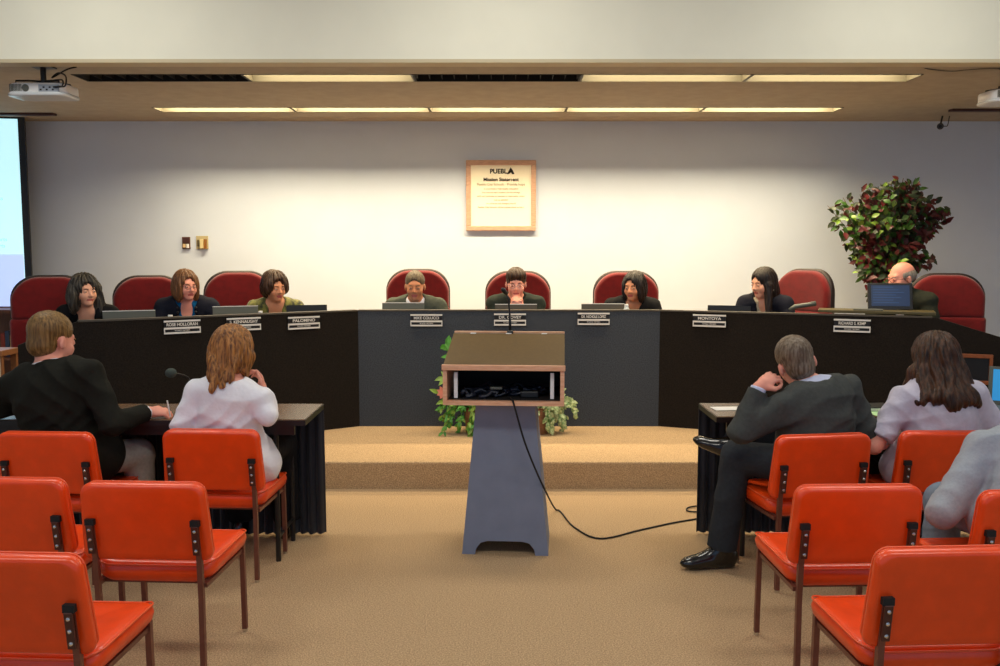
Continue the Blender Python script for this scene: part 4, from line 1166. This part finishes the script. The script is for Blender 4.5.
            p = [Eh((0, -.018, .045), (.096, .112, .098), .03), Eh((.0, -.06, -.04), (.11, .09, .11), .05), Eh((.088, .0, -.06), (.036, .055, .11), .03), Eh((-.09, .0, -.07), (.045, .06, .13), .03),
                 Eh((-.11, -.02, -.15), (.05, .06, .08), .04), Eh((.016, .140, -.010), (.054, .094, .112), .010, 1)]; amp, fr = .009, 15
        elif hair == 'layered':     # seen from behind: bob with longer wispy tails at the nape
            p = [Eh((0, -.018, .045), (.094, .112, .095), .03), Eh((0, -.04, -.02), (.102, .092, .10), .04), Sh((-.080, -.03, -.03), (-.074, -.02, -.115), .030, .007, .02), Sh((.085, -.02, -.02), (.078, -.01, -.115), .032, .010, .02),
                 Sh((-.035, -.105, -.05), (-.022, -.155, -.185), .036, .016, .02), Sh((-.005, -.105, -.07), (.014, -.15, -.175), .026, .008, .015), Sh((.05, -.095, -.05), (.050, -.13, -.150), .030, .008, .02),
                 Sh((.028, -.10, -.05), (.032, -.14, -.165), .020, .006, .012), Sh((-.065, -.09, -.05), (-.064, -.12, -.135), .020, .005, .012), Eh((0, .130, -.045), (.056, .085, .108), .012, 1)]; amp, fr = .006, 17
        elif hair == 'long':
            p = [Eh((0, -.018, .042), (.086, .108, .094), .03), Eh((0, -.055, -.05), (.088, .070, .13), .04), Sh((-.068, .01, -.02), (-.095, .07, -.27), .034, .026, .04), Sh((.068, -.0, -.02), (.09, .05, -.26), .034, .028, .04),
                 Sh((0, -.06, -.08), (0, -.08, -.24), .07, .055, .04), Eh((.006, .132, -.016), (.050, .088, .118), .010, 1)]; amp, fr = .0035, 24
        elif hair == 'wavy':        # long brown waves spread over the shoulders, seen from behind
            p = [Eh((0, -.018, .045), (.094, .112, .098), .03), Eh((0, -.05, -.04), (.100, .085, .12), .04), Sh((-.07, -.05, -.06), (-.125, -.09, -.185), .044, .026, .04), Sh((.07, -.05, -.05), (.135, -.10, -.20), .046, .020, .04),
                 Sh((0, -.09, -.10), (.0, -.135, -.195), .062, .045, .04), Sh((.05, -.09, -.12), (.085, -.140, -.180), .040, .022, .035), Sh((-.05, -.09, -.12), (-.070, -.140, -.172), .040, .022, .035), Sh((.01, -.10, -.12), (.012, -.150, -.190), .034, .014, .03), Eh((.005, -.120, -.165), (.115, .045, .042), .04),
                 Sh((-.10, -.0, -.05), (-.135, .03, -.15), .03, .012, .03), Eh((0, .130, -.045), (.056, .085, .108), .012, 1)]; amp, fr = .008, 15
        def dh(Q):
            q = (Q-headc) @ HR/hs; th = np.arctan2(q[:, 0], q[:, 1]+.02)
            w_ = np.sin(q[:, 2]*28+th*3)
            return amp*(.55*np.sin(th*fr+2.2*w_)+.45*np.sin(th*fr*1.9-q[:, 2]*30+w_))
        mesh_obj('hair', p, .0055, hm, root, disp=dh)
    if glasses is not None:
        bm = bmesh.new()
        for q in (-1, 1):
            ring = [Lh(q*.032+.0235*math.cos(a), .104, .002+.016*math.sin(a))-po for a in [2*PI*k/16 for k in range(17)]]
            tube(bm, [Vector(x) for x in ring], .0018, 5)
            tube(bm, [Vector(Lh(q*.055, .103, .006)-po), Vector(Lh(q*.078, .07, .006)-po), Vector(Lh(q*.082, -.005, .004)-po)], .0018, 5)
        tube(bm, [Vector(Lh(-.0085, .105, .004)-po), Vector(Lh(.0085, .105, .004)-po)], .0018, 5)
        obj('eyeglasses', bm, glasses, root, smooth=True)
    if earrings:
        for q in (-1, 1):
            bm = bmesh.new(); ball(bm, Vector(Lh(q*.088, -.010, -.052)-po), .010*hs, seg=10); obj('earring', bm, mat('earring', srgb(240, 236, 225), .25), root, smooth=True)
    return root, dict(neck=neck, up=up, r=r, f=f, po=po, Lh=Lh)
a3 = lambda px, py, Y: np.array(at(px, py, Y))
SUITB = cloth('suit_black', (28, 28, 22)); SUITC = cloth('suit_charcoal', (68, 71, 69)); SUITG = cloth('suit_grey_green', (74, 78, 68))
DARKT = cloth('top_black', (16, 16, 18)); WHITEJ = cloth('jacket_white', (238, 238, 244), .02); PALE = cloth('blouse_pale', (196, 192, 208), .05, 40)
GREYJ = cloth('jacket_pale_grey', (158, 164, 172), .05, 90); NAVY = cloth('jacket_navy', (22, 24, 36)); TEAL = cloth('top_teal', (10, 92, 140))
SHIRTW = cloth('shirt_white', (232, 232, 238), .02); TROUS = cloth('trousers_dark', (34, 36, 40)); KHAKI = cloth('trousers_light', (168, 168, 160))
GREENB = mat('blouse_green_pattern', srgb(30, 34, 8), .8, col2=srgb(132, 128, 56), nscale=30, stretch=(1, 1, .5), sheen=.2)
GRGREEN = cloth('jacket_dark_green', (40, 46, 40))
H_blond = hairmat('hair_dark_blond', (84, 60, 28), (142, 108, 60)); H_grey = hairmat('hair_grey_brown', (84, 66, 50), (130, 116, 100))
H_auburn = hairmat('hair_auburn', (90, 50, 18), (180, 122, 62)); H_dkbr = hairmat('hair_dark_brown', (26, 16, 11), (84, 50, 28))
H_black = hairmat('hair_black', (14, 10, 9), (38, 26, 20)); H_salt = hairmat('hair_black_grey', (20, 16, 14), (70, 64, 54)); H_lbr = hairmat('hair_light_brown', (80, 48, 26), (128, 86, 50))
H_brn = hairmat('hair_brown', (36, 21, 12), (76, 48, 26)); H_white = hairmat('hair_grey', (120, 112, 100), (160, 152, 140)); H_gb = hairmat('hair_greying', (72, 58, 40), (112, 98, 74))
# --- front of the room, seen from behind
Yp = 4.18
person('man in a black suit seated at the brown table writing, seen from behind', (-2.07, 4.30, .57), a3(49, 370, 4.26), a3(52, 341, 4.33), -.12, -.38, -.22, .0, sw=.198,
       arms={'R': (a3(112, 424, 4.18), a3(148, 412, 4.36), (.9, .35, -.05), (.15, -.3, 1), .85), 'L': ((-2.45, 4.35, .80), (-2.27, 4.50, .785), (.5, .8, 0), (0, 0, 1), .3)},
       knees={'R': (-1.84, 4.50, .53)}, skin='pink', hair='short', hm=H_blond, top=SUITB, shirt=(SHIRTW, True, 0), trousers=KHAKI, hs=1.12, girth=1.12, h=.0062, vneck=.16, collar=True, hem=.02, neckopen=.068)
p_ = a3(170, 404, 4.38)
o = obj('pen', T([(0, 0, 0), (-.006, -.02, .085)], .0035, 8), M_white, None, loc=Vector((p_[0]+.0, p_[1]+.0, .74))); tag(o, 'white pen held in the hand of the man in the black suit', 'pen')
rt, I = person('woman in a white jacket with layered auburn hair, seen from behind', (-1.325, 4.34, .56), a3(229, 386, 4.25), a3(233, 353, 4.33), -.05, -.12, -.20, 0, sw=.150,
       arms={'R': (a3(267, 415, 4.22), a3(262, 392, 4.38), (-.15, .35, 1), (.8, .3, 0), .7), 'L': (a3(183, 425, 4.22), (-1.46, 4.46, .765), (.3, 1, 0), (0, 0, 1), .3)},
       skin='pink', hair='layered', hm=H_auburn, top=WHITEJ, trousers=cloth('trousers_black', (20, 20, 24)), hs=1.0, h=.0062, hem=.05, neckopen=.062)
person('man in a charcoal suit with crossed legs, leaning his cheek on his raised hand', (1.49, 4.20, .56), a3(815, 388, 4.18), a3(796, 364, 4.26), .35, -.02, -.22, -.30, sw=.18,
       arms={'L': (a3(741, 431, 4.12), a3(759, 387, 4.15), (.74, .20, .50), (-.45, -.70, .50), .75), 'R': (a3(866, 430, 4.22), (1.62, 4.46, .775), (-.5, 1, 0), (0, 0, 1), .3)},
       knees={'L': a3(737, 456, 4.28), 'R': (1.32, 4.60, .62)}, ankles={'L': (a3(722, 540, 4.30)[0], 4.31, .095), 'R': a3(735, 444, 4.46)}, toes={'L': (-1, -.15, 0), 'R': (-.80, .50, .30)},
       skin='pink', hair='short', hm=H_grey, top=SUITC, shirt=(cloth('shirt_pale_blue', (200, 206, 232), .02), True, 0), trousers=cloth('trousers_charcoal', (46, 50, 55)), hs=1.08, girth=1.08, h=.0062, vneck=.16, collar=True, neckopen=.070, tilt=.14)
person('woman in a pale short-sleeved blouse with long wavy dark brown hair, seen from behind', (2.11, 4.26, .56), a3(937, 387, 4.24), a3(934, 362, 4.30), 0, .05, -.2, 0, sw=.165,
       arms={'L': (a3(874, 446, 4.18), (1.94, 4.40, .64), (.6, .8, 0), (0, 0, 1), .3), 'R': ((2.42, 4.24, .64), (2.24, 4.44, .64), (-.5, 1, 0), (0, 0, 1), .3)},
       skin='pink', hair='wavy', hm=H_dkbr, top=PALE, trousers=DARKT, hs=1.04, girth=1.15, h=.0062, sleeve='short', neckopen=.062, hem=.04)
person('person in a pale grey jacket leaning forward, cut by the picture edge', (2.00, 3.24, .55), (2.05, 3.42, .81), (2.20, 3.56, .96), -.05, -.2, -.3, 0, sw=.19,
       arms={'L': (a3(943, 512, 3.28), (1.78, 3.52, .58), (.5, .8, 0), (0, 0, 1), .3), 'R': ((2.32, 3.30, .60), (2.14, 3.54, .60), (-.5, 1, 0), (0, 0, 1), .3)},
       skin='fair', hair='short', hm=H_grey, top=GREYJ, shirt=(SHIRTW, True, 0), trousers=cloth('trousers_bluegrey', (120, 134, 150)), hs=1.05, girth=1.15, h=.0065, vneck=.14, collar=True, hem=.02, neckopen=.068)
# --- council behind the desk, facing the audience (torso yaw pi = towards the camera)
Z8 = DF
def councillor(label, px, py, Y, ty, hy, hp, roll=0, back=.28, drop=.132, arms=None, **k):
    hc = a3(px, py, Y); f = V3(-math.sin(ty), math.cos(ty), 0)
    neck = hc-V3(0, 0, drop)-f*.045
    pel = V3(neck[0]-f[0]*back, neck[1]-f[1]*back, Z8+.58)
    r = V3(f[1], -f[0], 0); A_ = {}
    sw = k.get('sw', .16)
    for q, s in (('L', -1), ('R', 1)):
        if arms and q in arms: A_[q] = arms[q]
        else:
            e_ = neck+r*s*(sw+.06)+f*.02; e_[2] = WT+.055; w_ = neck+f*.24+r*s*.09; w_[2] = WT+.045
            A_[q] = (e_, w_, f*.9-r*s*.3, (0, 0, 1), .3)
    return person(label, pel, neck, hc, ty, hy, hp, roll, arms=A_, trousers=TROUS, zf=Z8, h=.0070, **dict(dict(hs=.98), **k))
councillor('woman with shoulder-length curly dark hair and black V-neck behind the desk', 85, 291.5, 6.72, PI+.30, PI+.85, -.02, skin='fair', hair='curly', hm=H_salt, top=DARKT, vneck=.15, neckopen=.075, sw=.155, browm=H_black)
rt, I = councillor('woman with light brown bob, glasses and a dark bead necklace behind the desk', 186, 286, 7.02, PI+.30, PI+.78, -.08, skin='pink', hair='bob', hm=H_lbr, top=NAVY, shirt=(TEAL, False, .045), vneck=.22, neckopen=.075, sw=.17, glasses=mat('glasses_brown', srgb(70, 30, 24), .3), girth=1.15, collar=True)
for k in range(17):
    a = PI*(k/16)*1.0; c0 = I['neck']-I['up']*(-.005+.15*math.sin(a))+I['f']*(.070+.090*math.sin(a))+I['r']*(.068*math.cos(a))-I['po']
    bm = bmesh.new(); ball(bm, Vector(c0), .0115, seg=8); obj('necklace_bead', bm, M_black, rt, smooth=True)
councillor('woman with short full dark brown hair and green patterned blouse behind the desk', 275, 287.5, 7.25, PI+.25, PI+.72, -.14, skin='warm', hair='puff', hm=H_brn, top=GREENB, vneck=.13, neckopen=.07, sw=.165, girth=1.1)
councillor('man in grey suit, white shirt and tie reading at the straight part of the desk', 415, 286.5, 7.40, PI, PI+.03, -.14, skin='tan', hair='short', hm=H_gb, top=SUITG, shirt=(SHIRTW, True, 0), tie=mat('tie_olive', srgb(120, 120, 84), .6, noise=.3, nscale=60), vneck=.17, neckopen=.068, sw=.185, collar=True, girth=1.1, hs=1.01)
hz = a3(517, 300, 7.28)
councillor('person in dark jacket and glasses resting the mouth on clasped hands', 516, 284, 7.42, PI, PI+.0, -.16, skin='pink', hair='fringe', hm=H_brn, top=GRGREEN, shirt=(DARKT, False, 0), vneck=.15, neckopen=.068, sw=.175, hs=1.02, collar=True, glasses=mat('glasses_silver', srgb(150, 150, 160), .25, metal=.6),
    arms={'R': (hz+V3(-.13, .10, -.21), hz+V3(-.045, .02, -.075), (.42, -.1, .85), (-.9, -.4, .2), .75), 'L': (hz+V3(.13, .10, -.21), hz+V3(.045, .02, -.075), (-.42, -.1, .85), (.9, -.4, .2), .75)})
councillor('woman with dark hair in a fringe and black jacket glancing aside', 634, 287, 7.40, PI, PI-.55, -.12, skin='warm', hair='bob', hm=H_black, top=DARKT, vneck=.15, neckopen=.068, sw=.165, earrings=True, collar=True)
councillor('woman with long straight black hair and navy jacket facing sideways', 763, 283.5, 7.15, PI-.55, PI-1.1, -.18, skin='fair', hair='long', hm=H_black, top=NAVY, shirt=(cloth('top_beige', (190, 176, 150)), False, .03), vneck=.15, neckopen=.068, sw=.155, earrings=True, collar=True)
councillor('balding man with glasses in a dark suit looking down behind the tilted monitor', 901, 278.5, 6.88, PI-.75, PI-1.3, -.15, skin='pink', hair='bald', hm=H_white, top=cloth('suit_dark_green', (44, 46, 36)), shirt=(SHIRTW, True, 0), vneck=.15, neckopen=.068, sw=.175, collar=True, glasses=mat('glasses_red', srgb(120, 50, 40), .3), hs=1.02)
